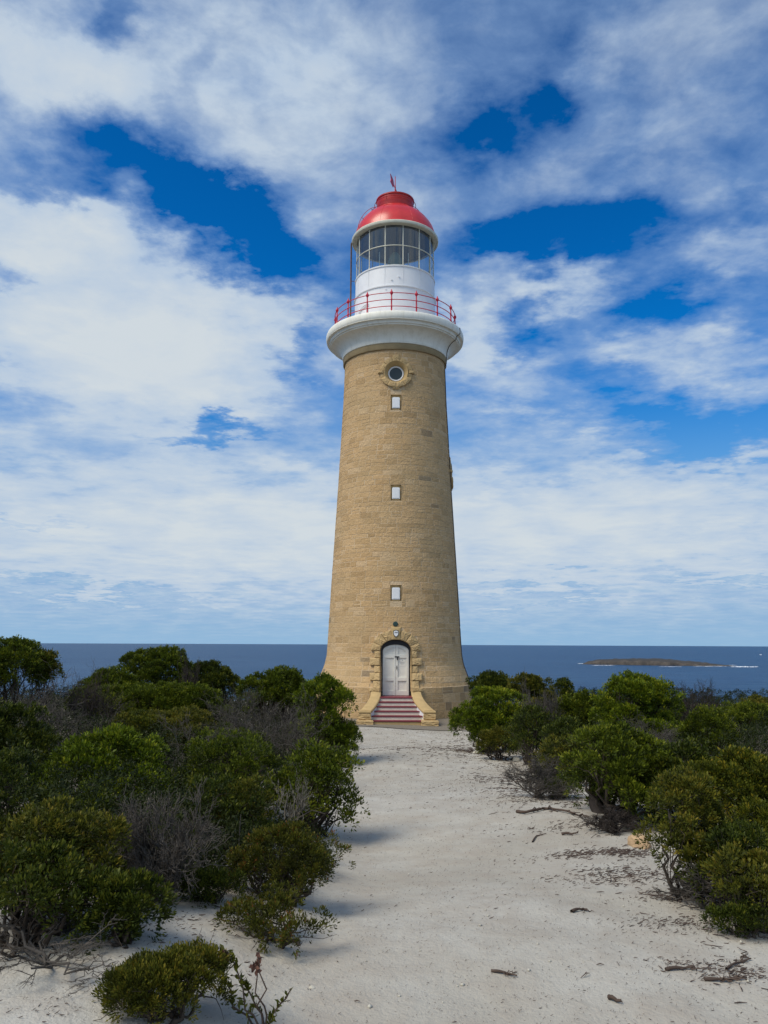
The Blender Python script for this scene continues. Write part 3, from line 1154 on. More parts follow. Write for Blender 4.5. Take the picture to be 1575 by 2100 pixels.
for i in range(16):
    a = R(-22) + 2 * math.pi * i / 16
    seam.tube([(1.899 * math.sin(a), -1.899 * math.cos(a), 17.33), (1.899 * math.sin(a), -1.899 * math.cos(a), 18.96)], 0.006, 6)
seam.build('riveted_seam', M['white'], drum)
# vents and the little door hood on the drum's left
for (deg, z) in ((4, 19.45), (-6, 19.30), (-14, 18.86)):
    vent = MB()
    a = R(deg)
    vent.tube([(1.86 * math.sin(a), -1.86 * math.cos(a), z), (1.93 * math.sin(a), -1.93 * math.cos(a), z)], 0.035, 10)
    vent.build('vent_boss', M['white'], drum)
hood = MB()
for k in (0, 1):
    pts = []
    for i in range(13):
        f = i / 12
        a = R(-62 + 22 * f)
        z = 18.10 + 0.22 * math.sin(f * math.pi * 0.62) - k * 0.08
        pts.append((1.93 * math.sin(a), -1.93 * math.cos(a), z))
    hood.tube(pts, 0.018, 6)
for deg in (-62, -41):
    a = R(deg)
    hood.tube([(1.91 * math.sin(a), -1.91 * math.cos(a), 17.33), (1.91 * math.sin(a), -1.91 * math.cos(a), 18.12)], 0.014, 6)
hood.build('gallery_hatch_trim', M['white'], drum)

# glazing
mb = MB()
for i in range(NM):
    a = A0 + 2 * math.pi * i / NM
    mb.tube([(1.845 * math.sin(a), -1.845 * math.cos(a), 20.0), (1.845 * math.sin(a), -1.845 * math.cos(a), 22.05)], 0.023, 8)
    for z in (20.06, 20.98, 21.9):
        mb.tube([(1.84 * math.sin(a), -1.84 * math.cos(a), z), (1.885 * math.sin(a), -1.885 * math.cos(a), z)], 0.022, 8)
for z, rr in ((21.0, 0.024), (20.035, 0.02), (22.02, 0.02)):
    mb.tube([(1.845 * math.sin(2 * math.pi * i / 96), -1.845 * math.cos(2 * math.pi * i / 96), z) for i in range(97)], rr, 8)
gl_frame = mb.build('lantern_glazing_bars', M['cream'], LH, smooth=True)
mb = MB()
mb.lathe([(1.835, 20.03), (1.835, 22.04)], 140)
mb.build('lantern_glass', M['glass'], gl_frame, smooth=True)

# roof
mb = MB()
mb.lathe([(1.80, 22.02), (2.03, 22.00), (2.065, 22.01), (2.085, 22.04), (2.085, 22.13), (2.06, 22.16), (2.0, 22.17)], 160)
mb.build('eaves_gutter', M['cream'], LH, smooth=True)
mb = MB()
mb.lathe([(0.0, 22.06), (1.82, 22.045)], 96)
mb.lathe([(1.80, 22.045), (1.80, 21.92), (1.76, 21.92), (1.76, 22.04)], 96)
mb.build('lantern_ceiling', M['ceiling'], LH)
mb = MB()
prof = [(2.0, 22.165), (1.975, 22.24), (1.95, 22.36), (1.91, 22.48), (1.86, 22.62), (1.785, 22.77), (1.69, 22.93), (1.575, 23.09), (1.44, 23.24), (1.28, 23.38), (1.13, 23.48), (1.00, 23.55), (0.93, 23.60), (0.90, 23.68)]
mb.lathe(prof, 128)
dome = mb.build('roof_dome', M['red'], LH, smooth=True)
for i in range(8):
    seam = MB()
    a = R(-22) + 2 * math.pi * i / 8
    seam.tube([((r_ + 0.002) * math.sin(a), -(r_ + 0.002) * math.cos(a), z) for r_, z in prof[1:-2]], 0.009, 6)
    seam.build('dome_seam', M['red'], dome)
hr = MB()
pr_b = [(r_ * 1.0, z) for r_, z in prof[1:-2]]
for deg in (-58,):
    a = R(deg)
    hr.tube([((r_ + 0.10) * math.sin(a), -(r_ + 0.10) * math.cos(a), z + 0.07) for r_, z in pr_b], 0.013, 6)
    for r_, z in pr_b[::4]:
        hr.tube([(r_ * math.sin(a), -r_ * math.cos(a), z), ((r_ + 0.10) * math.sin(a), -(r_ + 0.10) * math.cos(a), z + 0.07)], 0.010, 6)
hr.tube([(1.24 * math.sin(2 * math.pi * i / 72), -1.24 * math.cos(2 * math.pi * i / 72), 23.47) for i in range(73)], 0.013, 6)
for i in range(9):
    a = R(20) + 2 * math.pi * i / 9
    hr.tube([(1.24 * math.sin(a), -1.24 * math.cos(a), 23.47), (1.18 * math.sin(a), -1.18 * math.cos(a), 23.39)], 0.010, 6)
hr.build('dome_handrail', M['reddark'], dome)
mb = MB()
mb.lathe([(0.86, 23.56), (0.88, 23.64), (0.895, 24.15), (0.93, 24.17), (0.93, 24.23), (0.88, 24.26), (0.5, 24.33), (0.12, 24.37), (0.05, 24.43)], 96)
ven = mb.build('ventilator', M['reddark'], LH, smooth=True)
mb = MB()
mb.tube([(1.0 * math.sin(2 * math.pi * i / 60), -1.0 * math.cos(2 * math.pi * i / 60), 23.98) for i in range(61)], 0.014, 6)
for i in range(8):
    a = R(-30) + 2 * math.pi * i / 8
    mb.tube([(0.88 * math.sin(a), -0.88 * math.cos(a), 24.03), (1.0 * math.sin(a), -1.0 * math.cos(a), 23.98)], 0.010, 6)
mb.build('ventilator_handrail', M['reddark'], ven)
mb = MB()
mb.lathe([(0.05, 24.30), (0.035, 24.5), (0.03, 25.05), (0.022, 25.09), (0.018, 25.56), (0.0, 25.62)], 12)
vane = mb.build('weather_vane', M['redrail'], LH, smooth=True)
mb = MB()
tail, tip = Vector((-0.22, -0.80, 24.95)), Vector((0.20, 0.72, 24.95))
mb.tube([tail, tip], 0.02, 8)
dv = (tip - tail).normalized()
sd = Vector((0, 0, 1))
th = Vector((dv.y, -dv.x, 0)) * 0.012
tl = [tail, tail + dv * 0.55 + sd * 0.03, tail + dv * 0.42 + sd * 0.2, tail - dv * 0.12 + sd * 0.2, tail - dv * 0.0]
tl2 = [tail + dv * 0.55 - sd * 0.03, tail, tail - dv * 0.12 - sd * 0.2, tail + dv * 0.42 - sd * 0.2]
hd = [tip + dv * 0.12, tip - dv * 0.14 + sd * 0.13, tip - dv * 0.14 - sd * 0.13]
for poly in (tl[:4], tl2, hd):
    n = len(poly)
    mb.add([p + th for p in poly] + [p - th for p in poly], [tuple(range(n)), tuple(range(2 * n - 1, n - 1, -1))] + [(i, i + n, (i + 1) % n + n, (i + 1) % n) for i in range(n)])
mb.build('arrow', M['redrail'], vane)

# lamp in the lantern
mb = MB()
mb.lathe([(0.34, 19.4), (0.34, 20.7), (0.42, 20.72), (0.42, 20.80), (0.3, 20.82)], 40)
lamp = mb.build('lamp_pedestal', M['cream'], LH, smooth=True)
mb = MB()
prof = []
for k in range(13):
    z = 20.82 + 0.72 * k / 12
    r_ = 0.34 * math.sqrt(max(0.0, 1 - (k / 12) ** 2.4)) + 0.02
    prof += [(r_, z), (r_ * 0.93, z + 0.045)]
prof.append((0, 21.62))
mb.lathe(prof, 40)
mb.build('lamp_lens', M['lens'], lamp, smooth=False)
for x, y in ((-0.75, -0.6), (0.62, -0.5), (0.3, 0.6)):
    mb = MB()
    mb.tube([(x, y, 19.6), (x, y, 21.3)], 0.02, 8)
    mb.build('lamp_stanchion', M['cream'], LH)

# drain pipe left of the lantern and the conductor cable down the right side
mb = MB()
a = R(-90)
mb.tube([(2.11 * math.sin(a), -2.11 * math.cos(a), z) for z in (17.3, 19.0, 20.5, 22.02)] + [(2.07 * math.sin(a), 0, 22.1)], 0.038, 10)
for z in (18.6, 20.1):
    mb.tube([(1.88 * math.sin(a), -1.88 * math.cos(a), z), (2.12 * math.sin(a), -2.12 * math.cos(a), z)], 0.015, 6)
mb.build('drain_pipe', M['rust'], LH, smooth=True)
mb = MB()
a = R(76)
pts = []
for z in np.arange(0.05, 15.75, 0.12):
    j = 0.004 * math.sin(z * 3.1)
    aa = a + j
    r_ = rad(z) + 0.03
    pts.append((r_ * math.sin(aa), -r_ * math.cos(aa), z))
pts += [(2.45 * math.sin(a), -2.45 * math.cos(a), 15.80), (2.46 * math.sin(a), -2.46 * math.cos(a), 16.06)]
for k in range(1, 13):
    q = k / 12 * math.pi / 2
    aa = a - R(10) * k / 12
    pts.append(((2.47 + 0.545 * (1 - math.cos(q))) * math.sin(aa), -(2.47 + 0.545 * (1 - math.cos(q))) * math.cos(aa), 16.10 + 0.60 * math.sin(q)))
aa = a - R(11)
pts += [(3.1 * math.sin(aa), -3.1 * math.cos(aa), 16.85), (3.25 * math.sin(aa), -3.25 * math.cos(aa), 16.95), (3.25 * math.sin(aa), -3.25 * math.cos(aa), 17.2), (3.1 * math.sin(aa), -3.1 * math.cos(aa), 17.31)]
mb.tube(pts, 0.017, 6)
mb.build('conductor_cable', M['cable'], LH, smooth=True)

# ---- door surround
mb = MB()
zq = [2.71, 2.42, 2.125, 1.83, 1.535, 1.24, 1.10]
for sx in (-1, 1):
    for k in range(6):
        long_ = k % 2 == 1
        outer = 1.05 if long_ else 0.87
        if k == 4:
            outer = 0.92
        if k == 5:
            outer = 1.06
        z1, z0 = zq[k] - 0.006, zq[k + 1] + 0.006
        pts = [(sx * 0.63, z0), (sx * outer, z0), (sx * outer, z1), (sx * 0.63, z1)]
        rough_slab(pts if sx > 0 else pts[::-1], -0.22, 0.08 + (0.04 if long_ else 0.0), 200 + k * 2 + sx, 0, 0.014, mbx=mb)
# voussoirs
A_in, B_in, A_out, B_out = 0.63, 0.45, 1.02, 0.84


def vous(t0, t1, seed, w1=0.12):
    ts = np.linspace(t0, t1, 7)
    inn = [(A_in * math.cos(q), DOOR_SPRING + B_in * math.sin(q)) for q in ts]
    out = [(A_out * math.cos(q), DOOR_SPRING + B_out * math.sin(q)) for q in ts]
    rough_slab((inn + out[::-1])[::-1], -0.22, w1 - 0.03, seed, 0, 0.015, ch=0.96, mbx=mb)


for k, (t0, t1) in enumerate([(0.0, 0.42), (0.435, 0.92), (0.935, 1.36), (1.78, 2.19), (2.205, 2.70), (2.715, math.pi)]):
    vous(t0, t1, 300 + k)
# apron stones below the quoins
sur = mb.build('door_surround', M['rockface'], LH)
mb = MB()
pts = [(-0.155, DOOR_SPRING + 0.44), (0.155, DOOR_SPRING + 0.44), (0.195, DOOR_SPRING + 0.955), (-0.195, DOOR_SPRING + 0.955)]
rough_slab(pts, -0.2, 0.13, 7, 0, 0.004, mbx=mb)
key = mb.build('keystone', M['smoothstone'], sur)
# plain dressed reveal lining the opening
mb = MB()
pts = [(-1, 0.90)] + [(-math.cos(q), None) for q in []]
path = [(-DOOR_HW, 0.90), (-DOOR_HW, 1.6), (-DOOR_HW, DOOR_SPRING)] + [(-DOOR_HW * math.cos(q), DOOR_SPRING + DOOR_RISE * math.sin(q)) for q in np.linspace(0.08, math.pi - 0.08, 25)] + [(DOOR_HW, DOOR_SPRING), (DOOR_HW, 1.6), (DOOR_HW, 0.90)]
n = len(path)
vs_ = []
for s, yy in ((1.0, None), (1.0, -2.72)):
    for x, z in path:
        yv = -(rad(max(z, 1.3)) + 0.02) if yy is None else yy
        vs_.append((x, yv, z))
mb.add(vs_, [(i, i + 1, n + i + 1, n + i) for i in range(n - 1)])
mb.build('reveal', M['smoothstone'], sur)

# date plaque and roundel
DATE_Z = 3.40
yk = -(rad(DATE_Z) + 0.165)
mb = MB()
sh = [(-0.115, 0.115), (-0.06, 0.125), (0.0, 0.15), (0.06, 0.125), (0.115, 0.115), (0.112, -0.01), (0.085, -0.085), (0.0, -0.16), (-0.085, -0.085), (-0.112, -0.01)]
n = len(sh)
mb.add([(x, yk - 0.012, DATE_Z + z) for x, z in sh] + [(x, yk + 0.06, DATE_Z + z) for x, z in sh],
       [tuple(range(n))[::-1]] + [(i, i + n, (i + 1) % n + n, (i + 1) % n)[::-1] for i in range(n)], 0)
s2 = [(x * 0.80, z * 0.80 + 0.002) for x, z in sh]
mb.add([(x, yk - 0.016, DATE_Z + z) for x, z in s2], [tuple(range(n))[::-1]], 1)
plq = mb.build('date_plaque', [M['black'], M['white']], LH)
fc = bpy.data.curves.new('date_text', 'FONT')
fc.body = '1909'
fc.size = 0.082
fc.extrude = 0.002
fc.align_x = 'CENTER'
fc.align_y = 'CENTER'
fc.materials.append(M['black'])
fo = bpy.data.objects.new('date_text', fc)
COL.objects.link(fo)
fme = bpy.data.meshes.new_from_object(fo.evaluated_get(bpy.context.evaluated_depsgraph_get()))
bpy.data.objects.remove(fo)
fo = bpy.data.objects.new('date_text', fme)
COL.objects.link(fo)
fo.parent = plq
fo.location = (0, yk - 0.019, DATE_Z + 0.035)
fo.rotation_euler = (R(90), 0, 0)
mb = MB()
zr = 3.785
yr = -(rad(zr))
ring = [(math.cos(q), math.sin(q)) for q in np.linspace(0, 2 * math.pi, 32, endpoint=False)]
rows = [(0.105, 0.02), (0.105, -0.035), (0.095, -0.045), (0.06, -0.05)]
vs_ = [(r_ * c_ - 0.02, yr + dy_, zr + r_ * s_) for r_, dy_ in rows for c_, s_ in ring]
fs_ = [(j * 32 + i, (j + 1) * 32 + i, (j + 1) * 32 + (i + 1) % 32, j * 32 + (i + 1) % 32) for j in range(3) for i in range(32)] + [tuple(range(96, 128))[::-1]]
mb.add(vs_, fs_)
mb.build('roundel', M['greenmetal'], LH)

# ---- door
mb = MB()
path_o = [(-0.66, 0.90)] + [(-0.66 * math.cos(q), DOOR_SPRING + 0.49 * math.sin(q)) for q in np.linspace(0, math.pi, 25)] + [(0.66, 0.90)]
path_i = [(-0.532, 0.90)] + [(-0.532 * math.cos(q), DOOR_SPRING - 0.015 + 0.262 * math.sin(q)) for q in np.linspace(0, math.pi, 25)] + [(0.532, 0.90)]
n = len(path_o)
vs_ = [(x, -2.83, z) for x, z in path_o] + [(x, -2.83, z) for x, z in path_i] + [(x, -2.72, z) for x, z in path_i]
mb.add(vs_, [(i, i + 1, n + i + 1, n + i)[::-1] for i in range(n - 1)] + [(n + i, n + i + 1, 2 * n + i + 1, 2 * n + i)[::-1] for i in range(n - 1)])
mb.build('door_frame', M['black'], LH)


def door_leaf(sx):
    """one framed and panelled leaf, arched at the top"""
    yd = -2.775

    def top(x):
        return DOOR_SPRING - 0.015 + 0.255 * math.sqrt(max(0, 1 - (x / 0.54) ** 2))
    mb = MB()
    xi, xo = 0.006, 0.53
    xsamp = np.linspace(xi, xo, 12)
    outer = [(xi, 0.925)] + [(xo, 0.925)] + [(x, top(x)) for x in xsamp[::-1]]
    n = len(outer)
    V = [(sx * x, yd, z) for x, z in outer]
    V2 = [(sx * x, yd + 0.045, z) for x, z in outer]
    # slab behind, then stiles and rails standing proud of it
    mb.add([(x, y + 0.034, z) for x, y, z in V] + V2, [tuple(range(n)) if sx > 0 else tuple(range(n))[::-1]] + [(i, (i + 1) % n, (i + 1) % n + n, i + n) for i in range(n)])

    def bar(poly):
        k = len(poly)
        a_ = [(sx * x, yd - 0.010, z) for x, z in poly]
        b_ = [(sx * x, yd + 0.0341, z) for x, z in poly]
        mb.add(a_ + b_, [tuple(range(k)) if sx > 0 else tuple(range(k))[::-1]] + [(i, i + k, (i + 1) % k + k, (i + 1) % k) for i in range(k)])
    st = 0.095
    bar([(xi, 0.925), (xi + st - 0.02, 0.925), (xi + st - 0.02, top(xi)), (xi, top(xi))])
    bar([(xo - st, 0.925), (xo, 0.925), (xo, top(xo)), (xo - st * 0.33, top(xo - st * 0.33)), (xo - st * 0.66, top(xo - st * 0.66)), (xo - st, top(xo - st))])
    x0_, x1_ = xi + st - 0.02, xo - st
    for z0, z1 in ((0.925, 1.10), (1.50, 1.63), (2.42, 2.54)):
        bar([(x0_, z0), (x1_, z0), (x1_, z1), (x0_, z1)])
    xs_ = np.linspace(x0_, x1_, 9)
    bar([(x, top(x) - 0.10 - 0.10 * ((x - x0_) / (x1_ - x0_)) ** 2) for x in xs_] + [(x, top(x)) for x in xs_[::-1]])
    # mouldings round the panels
    for z0, z1 in ((1.10, 1.50), (1.63, 2.42), (2.54, 2.80)):
        for (a0, a1, b0, b1) in ((x0_, x1_, z0, z0 + 0.018), (x0_, x0_ + 0.018, z0 + 0.018, z1), (x1_ - 0.018, x1_, z0 + 0.018, z1 if z1 < 2.7 else 2.68)):
            xx = sorted((sx * a0, sx * a1))
            mb.box(xx[0], xx[1], yd + 0.012, yd + 0.0343, b0, b1)
        if z1 < 2.7:
            xx = sorted((sx * x0_, sx * x1_))
            mb.box(xx[0], xx[1], yd + 0.012, yd + 0.0343, z1 - 0.018, z1)
    o = mb.build('door_leaf', M['doorpaint'], LH)
    return o


lf_l = door_leaf(-1)
lf_r = door_leaf(1)
mb = MB()
mb.box(-0.04, 0.14, -2.815, -2.786, 2.445, 2.485)
mb.box(0.055, 0.085, -2.825, -2.786, 2.36, 2.46)
mb.lathe([(0.0, 2.33), (0.028, 2.335), (0.028, 2.39), (0.0, 2.395)], 12, (0.07, -2.82))
mb.build('bolt', M['black'], lf_r)
mb = MB()
mb.box(0.03, 0.055, -2.80, -2.786, 1.98, 2.10)
mb.tube([(0.042, -2.80, 2.07), (0.042, -2.84, 2.06), (0.042, -2.845, 1.98), (0.042, -2.80, 1.95)], 0.010, 8)
mb.build('handle', M['black'], lf_r)
mb = MB()
mb.box(0.15, 0.40, -2.7475, -2.740, 2.08, 2.36, 0)
for z, w in ((2.255, 0.22), (2.235, 0.17), (2.19, 0.19), (2.17, 0.12)):
    mb.box(0.275 - w / 2, 0.275 + w / 2, -2.7495, -2.7474, z - 0.004, z + 0.004, 1)
mb.add([(0.255, -2.7495, 2.30), (0.295, -2.7495, 2.30), (0.275, -2.7495, 2.335)], [(0, 1, 2)], 1)
mb.build('notice', [M['doorpaint'], M['gray']], lf_r)

# ---- steps
ST = empty('entrance_steps')
ST.parent = LH
TZ = [0.915, 0.762, 0.609, 0.456, 0.303, 0.150]
TY = [-3.80, -4.08, -4.36, -4.64, -4.92, -5.20]
TW = [0.67, 0.735, 0.825, 0.945, 1.08, 1.12]
for i in range(6):
    yb = -2.75 if i == 0 else TY[i - 1] + 0.03
    mb = MB()
    mb.box(-TW[i], TW[i], TY[i] - 0.02, yb, TZ[i] - 0.045, TZ[i])
    bevel(mb.build('tread', M['tread'], ST), 0.014)
    mb = MB()
    mb.box(-TW[i] + 0.01, TW[i] - 0.01, TY[i] + 0.012, yb - 0.01, max(-0.06, TZ[i] - 0.165), TZ[i] - 0.046)
    mb.build('riser', M['creampaint'] if i < 5 else M['smoothstone'], ST)


def cheek(sx):
    """swept side wall of the steps, with a smooth coping and a rock-faced end pier"""
    n = 20
    cop, wal, inn = MB(), MB(), MB()
    st = []
    for k in range(n + 1):
        f = k / n
        y = -3.38 - 1.62 * f
        x = 0.80 + 0.40 * f ** 1.7
        z = 1.12 - 0.62 * (f ** 0.85)
        w = 0.175 + 0.035 * f
        st.append((x, y, z, w))

    def strip(m_, rows, flip=False):
        kk = len(rows[0])
        vs_ = [p for r_ in rows for p in r_]
        fs_ = []
        for j in range(len(rows) - 1):
            for i in range(kk - 1):
                q = (j * kk + i, j * kk + i + 1, (j + 1) * kk + i + 1, (j + 1) * kk + i)
                fs_.append(q[::-1] if flip else q)
        m_.add(vs_, fs_)
    fl = sx > 0
    # coping: rounded slab 0.09 thick
    rows = []
    for x, y, z, w in st:
        sec = [(-w - 0.02, -0.09), (-w - 0.025, -0.03), (-w, 0.0), (-w * 0.5, 0.018), (0, 0.022), (w * 0.5, 0.018), (w, 0.0), (w + 0.025, -0.03), (w + 0.02, -0.09), (-w - 0.02, -0.09)]
        rows.append([(sx * (x + a_), y, z + b_) for a_, b_ in sec])
    strip(cop, rows, fl)
    cop.add(rows[0][:-1], [tuple(range(9))])
    cop.add(rows[-1][:-1], [tuple(range(9))])
    rows = [[(sx * (x + w), y, z - 0.085), (sx * (x + w), y, -0.1)] for x, y, z, w in st]
    strip(wal, rows, not fl)
    rows = [[(sx * (x - w + 0.003), y, -0.1), (sx * (x - w + 0.003), y, z - 0.085)] for x, y, z, w in st]
    strip(inn, rows, not fl)
    body = wal.build('cheek_wall', M['stone'], ST)
    inn.build('painted_face', M['white'], body)
    cop.build('coping', M['smoothstone'], body, smooth=True)
    # pier
    rs = random.Random(5 + sx)
    for (hw, y0, y1, z0, z1, nm) in ((0.225, -5.24, -4.96, 0.17, 0.415, 'pier_block'), (0.315, -5.42, -4.90, -0.05, 0.17, 'pier_base')):
        pb = MB()
        nx_, nz_ = 8, 5
        xc = 1.215
        # boxes with broken front and sides
        bm = bmesh.new()
        bmesh.ops.create_cube(bm, size=1.0)
        bmesh.ops.subdivide_edges(bm, edges=bm.edges, cuts=5, use_grid_fill=True)
        for v in bm.verts:
            face = max(abs(v.co.x), abs(v.co.y)) > 0.49 and abs(v.co.z) < 0.45
            v.co = Vector((v.co.x * 2 * hw, v.co.y * (y1 - y0), v.co.z * (z1 - z0)))
            if face:
                v.co += Vector((rs.uniform(-1, 1), rs.uniform(-1.6, 0.4), rs.uniform(-1, 1))) * 0.016
            edge_top = abs(v.co.z) > (z1 - z0) * 0.49
            if edge_top:
                v.co.x *= 0.955
                v.co.y *= 0.94
            v.co += Vector((sx * xc, (y0 + y1) / 2, (z0 + z1) / 2))
        me = bpy.data.meshes.new(nm)
        bm.to_mesh(me)
        bm.free()
        me.materials.append(M['rockface'])
        o = bpy.data.objects.new(nm, me)
        COL.objects.link(o)
        o.parent = body
    mb = MB()
    mb.box(sx * 1.215 - 0.235, sx * 1.215 + 0.235, -5.26, -4.90, 0.42, 0.50)
    bevel(mb.build('pier_cap', M['smoothstone'], body), 0.02)


cheek(-1)
cheek(1)


# ------------------------------------------------------------------ plants
def unit(a):
    return a / np.maximum(1e-9, np.linalg.norm(a, axis=-1, keepdims=True))


def leaf_geo(P, D, L, Wd, rs):
    """one folded rhombic leaf per row"""
    side = unit(np.cross(D, unit(rs.normal(size=D.shape) + np.array([0, 0, 0.4]))))
    nrm = np.cross(side, D)
    v0 = P
    v2 = P + D * L[:, None]
    m_ = P + D * (L * 0.52)[:, None]
    lift = nrm * (Wd * 0.18)[:, None]
    v1 = m_ + side * (Wd * 0.5)[:, None] + lift
    v3 = m_ - side * (Wd * 0.5)[:, None] + lift
    V = np.stack([v0, v1, v2, v3], 1).reshape(-1, 3)
    n = len(P)
    F = np.arange(4 * n).reshape(n, 4)
    return V, F


def tubes(Pl, Rl, sides=3):
    """many tubes at once: Pl (M, n, 3), Rl (M, n)"""
    M_, n, _ = Pl.shape
    d = np.empty_like(Pl)
    d[:, 1:-1] = Pl[:, 2:] - Pl[:, :-2]
    d[:, 0] = Pl[:, 1] - Pl[:, 0]
    d[:, -1] = Pl[:, -1] - Pl[:, -2]
    d = unit(d)
    ref = np.where(np.abs(d[..., 2:3]) > 0.9, np.array([1.0, 0, 0]), np.array([0, 0, 1.0]))
    a = unit(np.cross(d, ref))
    b_ = np.cross(d, a)
    th = np.arange(sides) * 2 * np.pi / sides
    V = Pl[:, :, None, :] + Rl[:, :, None, None] * (a[:, :, None, :] * np.cos(th)[None, None, :, None] + b_[:, :, None, :] * np.sin(th)[None, None, :, None])
    V = V.reshape(-1, 3)
    base = (np.arange(M_) * n * sides)[:, None, None]
    i = np.arange(n - 1)[None, :, None] * sides
    k = np.arange(sides)[None, None, :]
    k2 = (k + 1) % sides
    F = np.stack([base + i + k, base + i + k2, base + i + sides + k2, base + i + sides + k], -1).reshape(-1, 4)
    return V, F


def merge(parts):
    Vs, Fs, o = [], [], 0
    for V, F in parts:
        Vs.append(V)
        Fs.append(F + o)
        o += len(V)
    return np.concatenate(Vs), np.concatenate(Fs)


def bent(A, B, rs, n=4, amp=0.12, sag=0.0):
    """curved polylines from A to B"""
    t_ = np.linspace(0, 1, n)[None, :, None]
    P = A[:, None, :] * (1 - t_) + B[:, None, :] * t_
    L = np.linalg.norm(B - A, axis=1)[:, None, None]
    j = rs.normal(size=P.shape) * amp * L * np.sin(np.pi * t_)
    P = P + j
    P[..., 2] += sag * (np.sin(np.pi * t_[..., 0]) * L[..., 0])
    return P


STYLE = {
    # puff radius, rosettes per puff, leaves per rosette, rosette radius, leaf length, width ratio, up-bias
    'cushion': dict(rp=0.165, nr=11, n=24, rr=0.066, L=0.043, w=0.38, up=0.7),
    'heath': dict(rp=0.085, nr=9, n=22, rr=0.045, L=0.027, w=0.36, up=1.3),
    'loose': dict(rp=0.15, nr=8, n=18, rr=0.078, L=0.043, w=0.42, up=0.55),
    'fine': dict(rp=0.13, nr=10, n=22, rr=0.055, L=0.033, w=0.36, up=0.6),
}

N_BUSH = 0


def crown(c, W, D, zb, zt, rs, lobe_k=1.0, flat=0.8):
    """lobes (centre, radius xyz) filling a crown envelope"""
    H = zt - zb
    nl = int(np.clip(lobe_k * (8 + W * D * 3.2), 8, 34))
    out = []
    for i in range(nl):
        for _ in range(50):
            u = rs.uniform(-1, 1, 2)
            if u @ u < 0.92:
                break
        rr = rs.uniform(0.15, 0.30) * min(max(W, 0.8), 2.4) * 0.62
        rxy = min(rr, W * 0.34)
        rz = min(rr * rs.uniform(0.7, 0.95), H * 0.46)
        edge = math.sqrt(u @ u)
        top = zt - rz * 0.9 - H * 0.50 * edge ** 2.4 * rs.uniform(0.2, 1.2) - abs(rs.normal()) * 0.13 * H
        x = c[0] + u[0] * max(0.05, W / 2 - rxy * 0.8)
        y = c[1] + u[1] * max(0.05, D / 2 - rxy * 0.8)
        out.append((x, y, max(zb + rz * 0.7, top), rxy, rxy, rz))
    # a crown lobe at the top so the silhouette reaches its height
    rr = min(0.26 * W, 0.5)
    rz = min(rr * 0.85, H * 0.45)
    out.append((c[0] + rs.uniform(-0.12, 0.12) * W, c[1], zt - rz, rr, rr, rz))
    # skirt lobes at the lower front and sides
    for i in range(int(3 + W * 2)):
        an = rs.uniform(0, 2 * np.pi)
        rxy = rs.uniform(0.13, 0.22) * min(W, 2.2)
        rz = min(rxy * 0.8, H * 0.4)
        out.append((c[0] + math.cos(an) * (W / 2 - rxy), c[1] + math.sin(an) * (D / 2 - rxy), zb + rz + rs.uniform(0, 0.35) * H, rxy, rxy, rz))
    return np.array(out)


